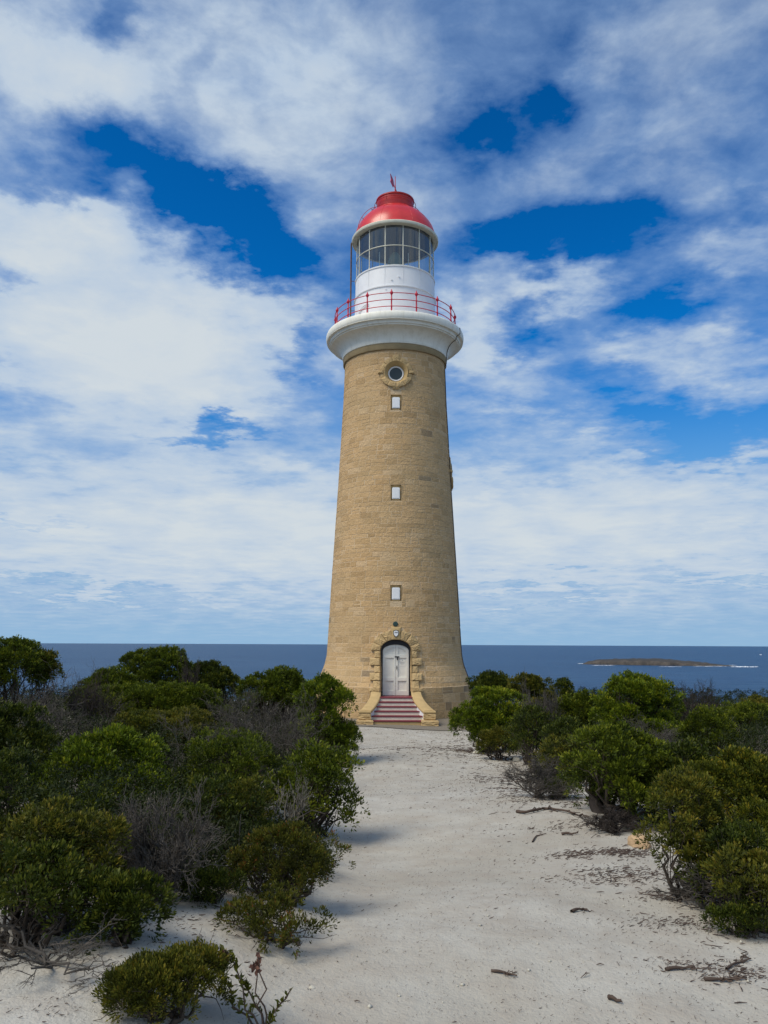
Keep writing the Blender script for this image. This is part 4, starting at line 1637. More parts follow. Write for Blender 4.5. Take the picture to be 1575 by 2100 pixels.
def shrub(label, x0, x1, yt, yb, d, leaf='green', style='cushion', cat='shrub', seed=None, depth=0.85, dens=1.0, twig=1.0, lobe_k=1.0, group=None, name='shrub', lean=0.0, barebase=True, leafscale=None, clamp=True, height=None):
    """a leafy shrub whose crown spans photo columns x0..x1 and rows yt..yb at distance d"""
    global N_BUSH
    N_BUSH += 1
    rs = np.random.RandomState(seed if seed is not None else 1000 + N_BUSH)
    st = STYLE[style]
    xc = (x0 + x1) / 2
    if clamp:
        d = min(d, ground_pt(xc, yb).y + 36 + 0.25)
    a = at_dist(x0, (yt + yb) / 2, d)
    b_ = at_dist(x1, (yt + yb) / 2, d)
    W = (b_ - a).length * (1.13 if d > 9.3 else 1.0)
    top = at_dist(xc, yt, d)
    c = np.array([(a.x + b_.x) / 2, (a.y + b_.y) / 2])
    D = W * depth
    g = float(gz(c[0], c[1], False))
    zt = top.z
    zb = max(g + 0.02, at_dist(xc, yb, d).z)
    if height:
        zb, zt = g, g + height
    if zt - zb < 0.15:
        zb = max(g - 0.05, zt - 0.3)
    root = empty(name, (c[0], c[1], g))
    tag(root, label, cat, group)
    sc = leafscale if leafscale else (max(0.72, d / 9.5) if d < 9.5 else (1.0 + (d - 9.5) * 0.035))
    rp, rr0, L0 = st['rp'] * sc ** 0.6, st['rr'] * sc ** 0.8, st['L'] * sc
    rc0 = rp
    lobes = crown(c, max(W * 0.6, W - 0.9 * rp), max(D * 0.6, D - 0.9 * rp), zb, max(zb + 0.12, zt - 0.7 * rp), rs, lobe_k)
    # leafy puffs over the lobes
    Cs, Ns, lob = [], [], []
    for li, lo in enumerate(lobes):
        area = 4 * np.pi * ((lo[3] * lo[4]) ** 1.6 / 3 + 2 * (lo[3] * lo[5]) ** 1.6 / 3) ** (1 / 1.6)
        k = max(4, int(area / (rp * rp * 2.5) * dens))
        u = unit(rs.normal(size=(k, 3)) + np.array([0, -0.15, 0.35]))
        p = lo[:3] + u * lo[3:6] * rs.uniform(0.74, 1.0, (k, 1))
        Cs.append(p)
        Ns.append(unit(u / lo[3:6]))
        lob.append(np.full(k, li))
    Cs, Ns, lob = np.concatenate(Cs), np.concatenate(Ns), np.concatenate(lob)
    keep = (Ns[:, 2] > -0.6) & (Cs[:, 2] > zb - 0.02)
    for lo in lobes:
        q = (Cs - lo[:3]) / lo[3:6]
        keep &= ~((q ** 2).sum(1) < 0.42)
    keep &= ~((Ns[:, 1] > 0.6) & (Ns[:, 2] < 0.1))
    Cs, Ns, lob = Cs[keep], Ns[keep], lob[keep]
    gx = gz(Cs[:, 0], Cs[:, 1], False)
    Cs[:, 2] = np.maximum(Cs[:, 2], gx + rp * 0.5)
    nc = len(Cs)
    # rosettes on the outer and upper side of each puff
    nr, m_ = st['nr'], int(st['n'] * (1.0 if sc > 1 else sc ** -1.2))
    pax = unit(Ns * 0.55 + np.array([0, 0, 0.8]))
    ptint = rs.normal(0, 0.10, nc) + rs.normal(0, 0.07, len(lobes) + 1)[lob]
    prad = rp * rs.uniform(0.6, 1.25, nc)
    rdir = unit(rs.normal(size=(nc, nr, 3)) + pax[:, None, :] * 1.05)
    Rc = Cs[:, None, :] + rdir * (prad[:, None, None] * rs.uniform(0.7, 1.0, (nc, nr, 1))) * np.array([1, 1, 0.9])
    Ra = unit(rdir * 0.8 + np.array([0, 0, 0.5]))
    Rt = ptint[:, None] + rs.normal(0, 0.07, (nc, nr))
    Rc, Ra, Rt = Rc.reshape(-1, 3), Ra.reshape(-1, 3), Rt.reshape(-1)
    nq = len(Rc)
    rcs = rr0 * rs.uniform(0.7, 1.25, nq)
    s = unit(rs.normal(size=(nq, m_, 3)) + Ra[:, None, :] * 0.9)
    rad_ = rs.uniform(0.1, 1.0, (nq, m_, 1)) ** 0.7
    P = Rc[:, None, :] + s * rad_ * rcs[:, None, None]
    Dl = unit(s * 0.75 + Ra[:, None, :] * st['up'] + rs.normal(size=s.shape) * 0.33)
    L = L0 * rs.uniform(0.65, 1.25, (nq, m_))
    # paler new growth mid-rosette; the gain also paints lit crown tips into the colour
    young_lit = np.clip((s * Ra[:, None, :]).sum(-1), 0, 1) ** 3
    tint = np.clip(0.22 + Rt[:, None] + rs.normal(0, 0.11, (nq, m_)) + 0.66 * young_lit, 0, 1)
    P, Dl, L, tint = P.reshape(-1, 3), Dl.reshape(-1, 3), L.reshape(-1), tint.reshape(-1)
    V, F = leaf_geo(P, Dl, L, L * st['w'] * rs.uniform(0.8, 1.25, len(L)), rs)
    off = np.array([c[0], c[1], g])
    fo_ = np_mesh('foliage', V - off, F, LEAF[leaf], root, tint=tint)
    # branches: stems from the ground into every lobe, then twigs to the clumps
    nl = len(lobes)
    base = np.stack([c[0] + rs.normal(0, 0.07 * W, nl), c[1] + rs.normal(0, 0.07 * D, nl), np.full(nl, g - 0.05)], 1)
    tipz = lobes[:, :3].copy()
    Pl = bent(base, tipz, rs, 7, 0.10, -0.10)
    r0 = 0.012 + 0.010 * min(W, 3)
    Rl = np.linspace(1, 0.35, 7)[None, :] * rs.uniform(0.7, 1.2, (nl, 1)) * r0
    parts = [tubes(Pl, Rl, 6)]
    pick = rs.rand(nc) < 0.75 * twig
    src = Pl[lob[pick], rs.randint(3, 7, pick.sum())]
    Pt = bent(src, Cs[pick], rs, 4, 0.12, 0.05)
    parts.append(tubes(Pt, np.linspace(0.007, 0.0035, 4)[None, :] * np.ones((len(Pt), 1)) * sc, 3))
    # dry side shoots poking out between the clumps
    ns = int(nc * 0.35 * twig)
    if ns:
        ix = rs.randint(0, nc, ns)
        A_ = Cs[ix]
        B_ = A_ + unit(Ns[ix] + rs.normal(size=(ns, 3)) * 0.7) * rs.uniform(0.08, 0.24, (ns, 1))
        B_[:, 2] = np.minimum(B_[:, 2], zt)
        parts.append(tubes(bent(A_, B_, rs, 3, 0.1), np.linspace(0.004, 0.0015, 3)[None, :] * np.ones((ns, 1)) * sc, 3))
    Vb, Fb = merge(parts)
    np_mesh('branches', Vb - off, Fb, M['bark'], root)
    return root


def dead_geo(W, D, H, rs, stems=10, levels=3, kids=(5, 5, 3), up=0.25, spread=1.0):
    """a bare branching bush in a W x D x H envelope standing on the origin"""
    A = np.concatenate([rs.normal(0, 0.04, (stems, 2)), np.zeros((stems, 1))], 1)
    an = rs.uniform(0, 2 * np.pi, stems)
    ti = rs.uniform(0.25, 1.25, stems) * spread
    dirs = np.stack([np.cos(an) * np.sin(ti), np.sin(an) * np.sin(ti), np.cos(ti)], 1)
    L = rs.uniform(0.5, 0.75, stems)
    segs = []
    lev = []
    cur = (A, dirs, L)
    rad0 = 0.022
    for lv in range(levels + 1):
        A, dirs, L = cur
        B = A + dirs * L[:, None]
        P = bent(A, B, rs, 5, 0.10, 0.04)
        segs.append(P)
        lev.append(lv)
        if lv == levels:
            break
        k = kids[min(lv, len(kids) - 1)]
        n = len(A)
        t_ = rs.uniform(0.35, 1.0, (n, k))
        fi = t_ * 4
        i0 = np.minimum(3, fi.astype(int))
        fr = (fi - i0)[..., None]
        src = P[np.arange(n)[:, None], i0] * (1 - fr) + P[np.arange(n)[:, None], i0 + 1] * fr
        nd = unit(dirs[:, None, :] * 0.9 + rs.normal(size=(n, k, 3)) * 0.62 + np.array([0, 0, up]))
        nl = L[:, None] * rs.uniform(0.38, 0.72, (n, k))
        cur = (src.reshape(-1, 3), nd.reshape(-1, 3), nl.reshape(-1))
    allp = np.concatenate([s.reshape(-1, 3) for s in segs])
    lo, hi = np.percentile(allp, 0.5, axis=0), np.percentile(allp, 99.5, axis=0)
    sx = np.array([W / max(1e-3, hi[0] - lo[0]), D / max(1e-3, hi[1] - lo[1]), H / max(1e-3, hi[2] - 0)])
    cx = (lo + hi) / 2
    parts = []
    for P, lv in zip(segs, lev):
        Q = P.copy()
        Q[..., 0] = (Q[..., 0] - cx[0]) * sx[0]
        Q[..., 1] = (Q[..., 1] - cx[1]) * sx[1]
        Q[..., 2] = np.maximum(Q[..., 2] * sx[2], 0.01 if lv else -0.05)
        parts.append((Q, lv))
    return parts


def dead_shrub(label, x0, x1, yt, yb, d, m_='deadwood', seed=None, depth=0.8, stems=11, kids=(6, 6, 3), up=0.25, spread=1.0, thick=1.0, name='dead_shrub', group=None):
    global N_BUSH
    N_BUSH += 1
    rs = np.random.RandomState(seed if seed is not None else 2000 + N_BUSH)
    ym = (yt + yb) / 2
    d = min(d, ground_pt((x0 + x1) / 2, yb).y + 36 + 0.2)
    a, b_ = at_dist(x0, ym, d), at_dist(x1, ym, d)
    W = (b_ - a).length
    c = (a + b_) / 2
    g = float(gz(c.x, c.y, False))
    H = max(0.25, at_dist((x0 + x1) / 2, yt, d).z - g)
    parts = []
    for Q, lv in dead_geo(W, W * depth, H, rs, stems, 3, kids, up, spread):
        n = Q.shape[1]
        r0 = [0.016, 0.0065, 0.0036, 0.0025][lv] * thick * (1 + max(0, d - 10) * 0.035)
        Rl = np.linspace(1, 0.55, n)[None, :] * rs.uniform(0.7, 1.2, (len(Q), 1)) * r0
        parts.append(tubes(Q, Rl, 6 if lv == 0 else 3))
    V, F = merge(parts)
    o = np_mesh(name, V, F, M[m_])
    o.location = (c.x, c.y, g)
    tag(o, label, 'dead shrub', group)
    return o


GL = 'coastal shrubs on the left of the path'
GR = 'coastal shrubs on the right of the path'
GD = 'bare dead shrubs among the green ones'
# ---- left of the path, near to far
shrub('small upright heath bush with tiny leaves at the bottom edge of the photo', 205, 470, 1958, 2150, 4.45, 'olive', 'heath', group=GL, lobe_k=1.3, twig=0.5, dens=1.3, clamp=False)
shrub('low sparse shrub sprawling on open sand with red-brown twigs', 436, 690, 1885, 1975, 5.72, 'reddish', 'fine', group=GL, depth=0.95, dens=0.3, twig=2.6, lobe_k=0.8, clamp=False, height=0.26)
shrub('low dense russet-tinged cushion shrub spilling onto the path edge', 462, 722, 1690, 1872, 7.4, 'reddish', 'fine', group=GL, depth=0.7, twig=0.8)
shrub('tiny dark shrub alone on sand behind the low sprawling one', 360, 490, 1790, 1872, 7.7, 'dark', 'fine', group=GL)
shrub('leafy round shrub bulging over the left path edge, halfway to the tower', 545, 737, 1530, 1712, 10.2, 'green', 'loose', group=GL, dens=1.25, twig=1.5)
shrub('dense mid green shrub between the bright domed one and the path-edge one', 352, 570, 1500, 1690, 12.0, 'green', 'fine', group=GL)
shrub('bright green domed shrub, most sunlit of the left foreground', 60, 356, 1492, 1700, 9.4, 'bright', 'cushion', group=GL, dens=1.1)
shrub('big dark olive shrub leaning on crooked grey branches at the lower left', -80, 285, 1640, 1930, 6.6, 'olive', 'cushion', group=GL, depth=0.8, dens=0.55, twig=1.8)
shrub('dark shrub drooping to the sand beside the crooked branches', 170, 330, 1790, 1975, 6.2, 'dark', 'cushion', group=GL, dens=0.7, twig=1.2)
shrub('dark shrub at the left edge below the tall flat-topped one', -110, 108, 1440, 1640, 11.2, 'dark', 'cushion', group=GL)
shrub('tall flat-topped shrub rising above the horizon at the left edge', -90, 82, 1308, 1420, 17.0, 'green', 'cushion', group=GL, depth=0.7)
shrub('small round-headed shrub beside the tall flat-topped one', 58, 120, 1336, 1400, 17.4, 'olive', 'cushion', group=GL)
shrub('highest dome-shaped shrub on the left skyline against the sea', 256, 388, 1325, 1440, 24.0, 'green', 'cushion', group=GL)
shrub('lower green shrub left of the skyline dome', 150, 292, 1372, 1475, 22.0, 'green', 'cushion', group=GL)
shrub('dark pointed shrub right of the skyline dome, before a sea gap', 374, 490, 1358, 1460, 24.5, 'dark', 'cushion', group=GL)
shrub('wide mid green shrub in front of the skyline dome', 200, 480, 1398, 1500, 20.0, 'green', 'cushion', group=GL, depth=0.5)
shrub('dense green shrub on the skyline just left of the tower foot', 498, 640, 1372, 1480, 23.0, 'green', 'cushion', group=GL)
shrub('glossy green shrub touching the left side of the tower steps view', 596, 732, 1388, 1555, 19.6, 'bright', 'cushion', group=GL)
shrub('low green shrub at the path edge below the glossy one by the tower', 655, 737, 1475, 1560, 18.6, 'green', 'fine', group=GL)
shrub('low olive shrub in the dip among grey dead twigs', 240, 432, 1458, 1548, 15.0, 'olive', 'fine', group=GL)
shrub('small yellow-tinged shrub standing out among grey twigs', 266, 332, 1464, 1520, 14.4, 'yellow', 'fine', group=GL)
shrub('dark green shrub behind the dense mid green one', 395, 550, 1490, 1590, 14.4, 'dark', 'fine', group=GL)
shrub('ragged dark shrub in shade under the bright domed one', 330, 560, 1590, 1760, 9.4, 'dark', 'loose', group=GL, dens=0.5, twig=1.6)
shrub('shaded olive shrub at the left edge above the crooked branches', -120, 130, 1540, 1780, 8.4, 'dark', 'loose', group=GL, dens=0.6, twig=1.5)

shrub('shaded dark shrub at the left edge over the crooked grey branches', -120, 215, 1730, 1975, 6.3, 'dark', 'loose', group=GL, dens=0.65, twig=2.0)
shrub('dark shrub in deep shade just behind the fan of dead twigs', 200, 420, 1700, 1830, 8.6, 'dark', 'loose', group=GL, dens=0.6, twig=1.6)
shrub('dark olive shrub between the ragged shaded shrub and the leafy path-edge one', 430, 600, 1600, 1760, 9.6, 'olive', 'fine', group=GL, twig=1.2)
# ---- right of the path, far to near
shrub('dark low shrub against the right side of the tower plinth', 958, 1052, 1378, 1440, 31.0, 'dark', 'cushion', group=GR)
shrub('bright green shrub at the path end right of the tower steps', 936, 1080, 1408, 1545, 22.0, 'bright', 'cushion', group=GR)
shrub('low dull shrub skirting the path below the bright one by the tower', 985, 1062, 1490, 1562, 20.0, 'olive', 'fine', group=GR)
shrub('skyline shrub second right from the tower, olive topped', 1038, 1140, 1383, 1480, 26.5, 'olive', 'cushion', group=GR)
shrub('small dark shrub on the skyline between the olive one and the big dome', 1125, 1180, 1390, 1470, 27.5, 'dark', 'cushion', group=GR)
shrub('small vivid shrub low in front of pale dead branches', 1050, 1120, 1462, 1535, 19.0, 'green', 'cushion', group=GR)
shrub('round shrub left of the big dome on the right', 1140, 1228, 1420, 1520, 20.5, 'green', 'cushion', group=GR)
shrub('largest domed shrub on the right skyline, bright topped', 1208, 1398, 1380, 1540, 18.0, 'bright', 'cushion', group=GR, dens=1.1)
shrub('dark green shrub falling away right of the big dome', 1385, 1510, 1452, 1590, 16.0, 'green', 'cushion', group=GR)
shrub('distant green scrub bush at the right edge below the sea', 1448, 1610, 1438, 1540, 27.0, 'green', 'fine', group=GR)
shrub('farthest scrub bush at the right edge, along the water line', 1520, 1660, 1432, 1500, 34.0, 'olive', 'fine', group=GR)
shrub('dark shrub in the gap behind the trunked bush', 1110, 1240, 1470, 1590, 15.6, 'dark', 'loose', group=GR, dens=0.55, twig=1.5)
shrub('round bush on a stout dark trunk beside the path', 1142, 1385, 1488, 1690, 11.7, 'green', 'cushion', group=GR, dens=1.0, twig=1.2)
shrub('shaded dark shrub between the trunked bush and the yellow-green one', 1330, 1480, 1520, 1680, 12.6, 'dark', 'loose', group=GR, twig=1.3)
shrub('yellow-green rounded shrub at the right edge, upper of the near ones', 1395, 1650, 1542, 1720, 9.9, 'yellow', 'cushion', group=GR)
shrub('big olive shrub overhanging the right path edge with grey stems', 1298, 1520, 1590, 1860, 8.4, 'olive', 'cushion', group=GR, depth=0.9, dens=0.85, twig=1.5)
shrub('bright yellow shrub tip at the right edge of the photo', 1498, 1680, 1655, 1800, 7.4, 'yellow', 'cushion', group=GR)
shrub('ragged green shrub with bare lower twigs at the lower right', 1420, 1640, 1740, 1925, 7.1, 'olive', 'loose', group=GR, dens=0.65, twig=1.8)
shrub('low mat shrub on the sand at the lower right corner', 1455, 1600, 1868, 1945, 6.6, 'dark', 'fine', group=GR, twig=1.2)
shrub('small low shrub under dead brush by the right path edge', 1115, 1180, 1590, 1640, 14.6, 'green', 'fine', group=GR)

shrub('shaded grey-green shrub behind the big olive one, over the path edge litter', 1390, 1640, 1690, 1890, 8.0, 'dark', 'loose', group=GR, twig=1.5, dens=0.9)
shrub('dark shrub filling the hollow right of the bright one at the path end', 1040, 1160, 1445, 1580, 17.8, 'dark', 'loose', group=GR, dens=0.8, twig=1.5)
shrub('dull green shrub between low brown brush and the trunked bush', 1095, 1200, 1500, 1615, 14.9, 'olive', 'loose', group=GR, dens=0.7, twig=1.6)
shrub('dark shrub seen between the stems of the trunked bush', 1170, 1345, 1560, 1672, 13.4, 'dark', 'cushion', group=GR, dens=0.8)
shrub('dark round shrub wedged between the trunked bush and the big olive one', 1290, 1420, 1560, 1700, 11.4, 'dark', 'cushion', group=GR, dens=0.9)
shrub('dull olive shrub low behind the shaded green one at the left, by the twig fan', 60, 260, 1600, 1760, 8.9, 'green', 'loose', group=GL, dens=0.7, twig=1.6)
# ---- dead and bare shrubs
dead_shrub('grey fan of dead twigs sweeping right, over sand at the lower left', 215, 440, 1632, 1870, 6.6, 'deadwood', group=GD, kids=(8, 7, 4), stems=14)
dead_shrub('sparse grey twigs arching up through the big dark olive shrub at lower left', 40, 290, 1700, 1935, 6.0, 'deadwood', group=GD, kids=(5, 5, 3), stems=8, thick=0.8)
dead_shrub('grey leafless bush behind the bright domed shrub on the left', 15, 240, 1392, 1580, 12.4, 'deadwood', group=GD, kids=(7, 6, 4))
dead_shrub('wide grey dead bush below the skyline shrub left of the tower', 385, 675, 1418, 1560, 15.2, 'deadwood', group=GD, kids=(8, 7, 4), depth=0.6)
dead_shrub('tangle of grey twigs in the hollow right of the bright domed shrub', 325, 535, 1468, 1640, 11.3, 'deadwood', group=GD, kids=(7, 6, 4))
dead_shrub('brown leafless bush between skyline shrubs on the left', 110, 260, 1375, 1500, 18.0, 'darkwood', group=GD, kids=(7, 6, 4))
dead_shrub('pale bare branches in front of the leafy path-edge shrub', 525, 640, 1590, 1720, 9.5, 'palewood', group=GD, kids=(5, 4, 2), stems=7)
dead_shrub('dead twigs beside the skyline dome, right of its top', 352, 410, 1345, 1430, 22.5, 'darkwood', group=GD, kids=(6, 5, 3), stems=8)
dead_shrub('crooked grey branches lying out over bare sand at bottom left', -100, 270, 1868, 2018, 5.75, 'deadwood', group=GD, kids=(4, 4, 3), stems=9, up=-0.05, spread=1.25, thick=0.62)
dead_shrub('pale dead bush upright among the shrubs right of the tower', 1072, 1158, 1402, 1525, 20.0, 'deadwood', group=GD, kids=(6, 6, 3))
dead_shrub('dark leafless bush against the sea right of the big dome', 1366, 1490, 1398, 1520, 19.5, 'darkwood', group=GD, kids=(7, 6, 4))
dead_shrub('bleached sprawling branches over far scrub at the right edge', 1450, 1592, 1462, 1580, 16.5, 'palewood', group=GD, kids=(4, 4, 2), stems=8, spread=1.15)
dead_shrub('low brown brush beside the path, short of the trunked bush', 1032, 1185, 1545, 1640, 14.8, 'deadwood', group=GD, kids=(8, 7, 3), spread=1.1)
dead_shrub('flat dead brush on the sand under the trunked bush', 1190, 1316, 1655, 1712, 10.8, 'darkwood', group=GD, kids=(7, 7, 3), spread=1.15)
dead_shrub('grey twigs behind the trunked bush, below the big dome', 1280, 1410, 1470, 1600, 14.2, 'deadwood', group=GD, kids=(6, 6, 3))
dead_shrub('grey bare stems low in the big olive shrub on the right', 1360, 1560, 1760, 1880, 7.6, 'deadwood', group=GD, kids=(7, 6, 3), spread=1.1)

# stout trunk of the round bush
tk = ground_pt(1232, 1668)


# ---- the little plant with seed heads at the bottom of the photo
def seed_plant():
    p = ground_pt(540, 2115)
    rs = np.random.RandomState(77)
    root = empty('seed_head_plant', p)
    tag(root, 'little plant with red-brown seed heads on thin stalks beside the bottom heath bush', 'plant')
    pxm = F_PX / 5.0
    tips = [((528 - 540) / pxm, 0.0, 0.36), ((585 - 540) / pxm, 0.02, 0.20), ((470 - 540) / pxm, -0.02, 0.40), ((497 - 540) / pxm, 0.03, 0.25), ((520 - 540) / pxm, 0.06, 0.32), ((455 - 540) / pxm, 0.05, 0.30)]
    A = np.zeros((len(tips), 3))
    A[:, 0] = rs.normal(0, 0.02, len(tips))
    B = np.array(tips)
    Pl = bent(A, B, rs, 6, 0.06)
    V, F = tubes(Pl, np.linspace(0.006, 0.003, 6)[None, :] * np.ones((len(tips), 1)), 6)
    np_mesh('stalks', V, F, M['stick'], root)
    mm = simple('red_brown_seed_head', (0.10, 0.045, 0.03), 0.8, 0.3, 20)
    for k in (0, 2, 4):
        Ps, Ds = [], []
        for q in range(14):
            Ps.append(B[k] + rs.normal(0, 0.008, 3) - np.array([0, 0, rs.uniform(0, 0.07)]))
            Ds.append(rs.normal(size=3) * 0.6 + np.array([0, 0, 0.8]))
        Ps, Ds = np.array(Ps), unit(np.array(Ds))
        V, F = leaf_geo(Ps, Ds, np.full(len(Ps), 0.034), np.full(len(Ps), 0.022), rs)
        np_mesh('seed_head', V, F, mm, root)
    Ps, Ds = [], []
    for k in (1, 3, 5, 2):
        for q in range(46):
            f = rs.uniform(0.15, 1.0)
            i = f * 5
            i0 = min(4, int(i))
            Ps.append(Pl[k, i0] * (1 - (i - i0)) + Pl[k, i0 + 1] * (i - i0))
            Ds.append(rs.normal(size=3) * 0.7 + np.array([0, 0, 0.5]))
    Ps, Ds = np.array(Ps), unit(np.array(Ds))
    V, F = leaf_geo(Ps, Ds, rs.uniform(0.03, 0.05, len(Ps)), rs.uniform(0.012, 0.02, len(Ps)), rs)
    np_mesh('leaves', V, F, LEAF['olive'], root, tint=rs.uniform(0.2, 0.7, len(Ps)))


seed_plant()


# ---- undergrowth filling the scrub floor (uncountable)
def undergrowth():
    rs = np.random.RandomState(21)
    n = 15000
    d = 6.6 + 38 * rs.rand(n) ** 1.35
    side = rs.rand(n) < 0.5
    off = 0.35 + np.abs(rs.normal(0, 1, n)) * (1.0 + d * 0.28)
    x = np.where(side, left_edge(d) - off, right_edge(d) + off)
    keep = (np.hypot(x, d - 36) > 6.9)
    x, d = x[keep], d[keep]
    y = d - 36
    z = gz(x, y, False)
    nc = len(x)
    h = rs.uniform(0.04, 0.72, nc) * np.clip((np.maximum(left_edge(d) - x, x - right_edge(d)) - 0.2) / 1.7, 0.12, 1.0)
    C = np.stack([x, y, z + h], 1)
    m_ = 36
    s = unit(rs.normal(size=(nc, m_, 3)) + np.array([0, 0, 0.7]))
    P = C[:, None, :] + s * rs.uniform(0.02, 0.13, (nc, m_, 1))
    Dl = unit(s + rs.normal(size=s.shape) * 0.4)
    L = (0.036 * (1 + d * 0.03))[:, None] * rs.uniform(0.6, 1.2, (nc, m_))
    ti = np.clip(0.35 + rs.normal(0, 0.12, (nc, 1)) + rs.normal(0, 0.12, (nc, m_)), 0, 1)
    V, F = leaf_geo(P.reshape(-1, 3), Dl.reshape(-1, 3), L.ravel(), L.ravel() * 0.35, rs)
    tag(np_mesh('undergrowth', V, F, LEAF['floor'], tint=ti.ravel()), 'dark low undergrowth filling the gaps between the shrubs', kind='stuff')
    # dry twigs on the scrub floor
    k = 5200
    off_ = np.maximum(left_edge(d) - x, x - right_edge(d))
    deep_ = np.nonzero(off_ > 0.9)[0]
    ix = deep_[rs.randint(0, len(deep_), k)]
    A = C[ix] + rs.normal(0, 0.2, (k, 3)) * np.array([1, 1, 0.2])
    A[:, 2] = gz(A[:, 0], A[:, 1], False) - 0.02
    B = A + unit(rs.normal(size=(k, 3)) * np.array([1, 1, 0.45]) + np.array([0, 0, 0.6])) * rs.uniform(0.2, 0.65, (k, 1))
    V, F = tubes(bent(A, B, rs, 4, 0.12), np.linspace(0.008, 0.003, 4)[None, :] * (1 + 0.03 * d[ix])[:, None], 3)
    tag(np_mesh('dry_twigs', V, F, M['deadwood']), 'grey dry twigs standing in the scrub floor', kind='stuff')


undergrowth()


# ---- litter on the sand (uncountable)
def litter():
    rs = np.random.RandomState(31)
    P, L = [], []
    # thin scatter over the whole path, thicker to the right
    n = 12000
    d = 4.2 + 25 * rs.rand(n) ** 1.25
    f = rs.rand(n) ** 0.75
    x = left_edge(d) - 0.4 + (right_edge(d) - left_edge(d) + 0.6) * f
    P.append(np.stack([x, d - 36], 1))
    L.append(np.clip(rs.lognormal(-4.95, 0.6, n), 0.003, 0.035))
    # drifts along the right edge
    for (px, py, sx_, sy_, k) in [(1200, 1752, 0.30, 0.10, 220), (1285, 1748, 0.22, 0.10, 240), (1250, 1798, 0.25, 0.16, 260), (1380, 1840, 0.16, 0.08, 190), (1385, 1895, 0.22, 0.12, 130), (1500, 1995, 0.20, 0.10, 200), (1445, 1985, 0.2, 0.06, 130),
                                  (1130, 1640, 0.5, 0.35, 320), (1040, 1600, 0.5, 0.5, 260), (1230, 1690, 0.5, 0.2, 260), (960, 1545, 0.6, 0.9, 240), (1080, 1620, 0.5, 0.3, 220), (880, 1540, 1.0, 2.0, 220),
                                  (300, 1935, 0.4, 0.2, 120), (380, 1890, 0.3, 0.15, 110), (150, 2060, 0.3, 0.1, 80), (690, 1570, 0.2, 0.5, 120), (1340, 1790, 0.3, 0.2, 160), (1420, 1900, 0.25, 0.15, 120)]:
        c = ground_pt(px, py)
        k = int(k * 1.3)
        q = rs.normal(size=(k, 2)) * np.array([sx_, sy_]) + np.array([c.x, c.y])
        P.append(q)
        L.append(np.clip(rs.lognormal(-3.6, 0.6, k), 0.006, 0.013 * (c.y + 36)) * min(1.0, (c.y + 36) / 9))
    n = 900
    d = 5 + 22 * rs.rand(n)
    P.append(np.stack([right_edge(d) + 0.3 - np.abs(rs.normal(0, 0.75, n)), d - 36], 1))
    L.append(np.clip(rs.lognormal(-2.9, 0.5, n), 0.02, 0.22))
    P, L = np.concatenate(P), np.concatenate(L)
    n = len(P)
    an = rs.normal(0, 0.7, n)
    dr = np.stack([np.cos(an), np.sin(an), rs.normal(0, 0.10, n)], 1)
    far = 1 + np.maximum(0, P[:, 1] + 36 - 8) * 0.05
    A = np.stack([P[:, 0], P[:, 1], gz(P[:, 0], P[:, 1]) + 0.004], 1)
    B = A + dr * (L * far)[:, None]
    B[:, 2] = gz(B[:, 0], B[:, 1]) + 0.004 + rs.uniform(0, 0.012, n)
    V, F = tubes(bent(A, B, rs, 3, 0.10), np.array([0.6, 1.0, 0.4])[None, :] * (np.clip(L * 0.10, 0.0013, 0.0038) * far)[:, None], 4)
    tag(np_mesh('leaf_litter', V, F, M['litter']), 'dark scraps of bark and leaf litter strewn over the pale sand', kind='stuff')
    # pebbles
    n = 900
    d = 4.2 + 20 * rs.rand(n) ** 1.3
    x = left_edge(d) - 1.0 + (right_edge(d) - left_edge(d) + 1.6) * rs.rand(n)
    r_ = np.clip(rs.lognormal(-5.1, 0.45, n), 0.003, 0.016)
    oct_ = np.array([(1, 0, 0), (0, 1, 0), (-1, 0, 0), (0, -1, 0), (0, 0, 0.7), (0, 0, -0.7)], float)
    fa = np.array([(0, 1, 4), (1, 2, 4), (2, 3, 4), (3, 0, 4), (1, 0, 5), (2, 1, 5), (3, 2, 5), (0, 3, 5)])
    C = np.stack([x, d - 36, gz(x, d - 36) + r_ * 0.3], 1)
    V = C[:, None, :] + oct_[None] * r_[:, None, None] * rs.uniform(0.6, 1.3, (n, 6, 1))
    F = (np.arange(n) * 6)[:, None, None] + fa[None]
    tag(np_mesh('pebbles', V.reshape(-1, 3), F.reshape(-1, 3), M['rock']), 'small pale pebbles scattered in the sand', kind='stuff')


litter()


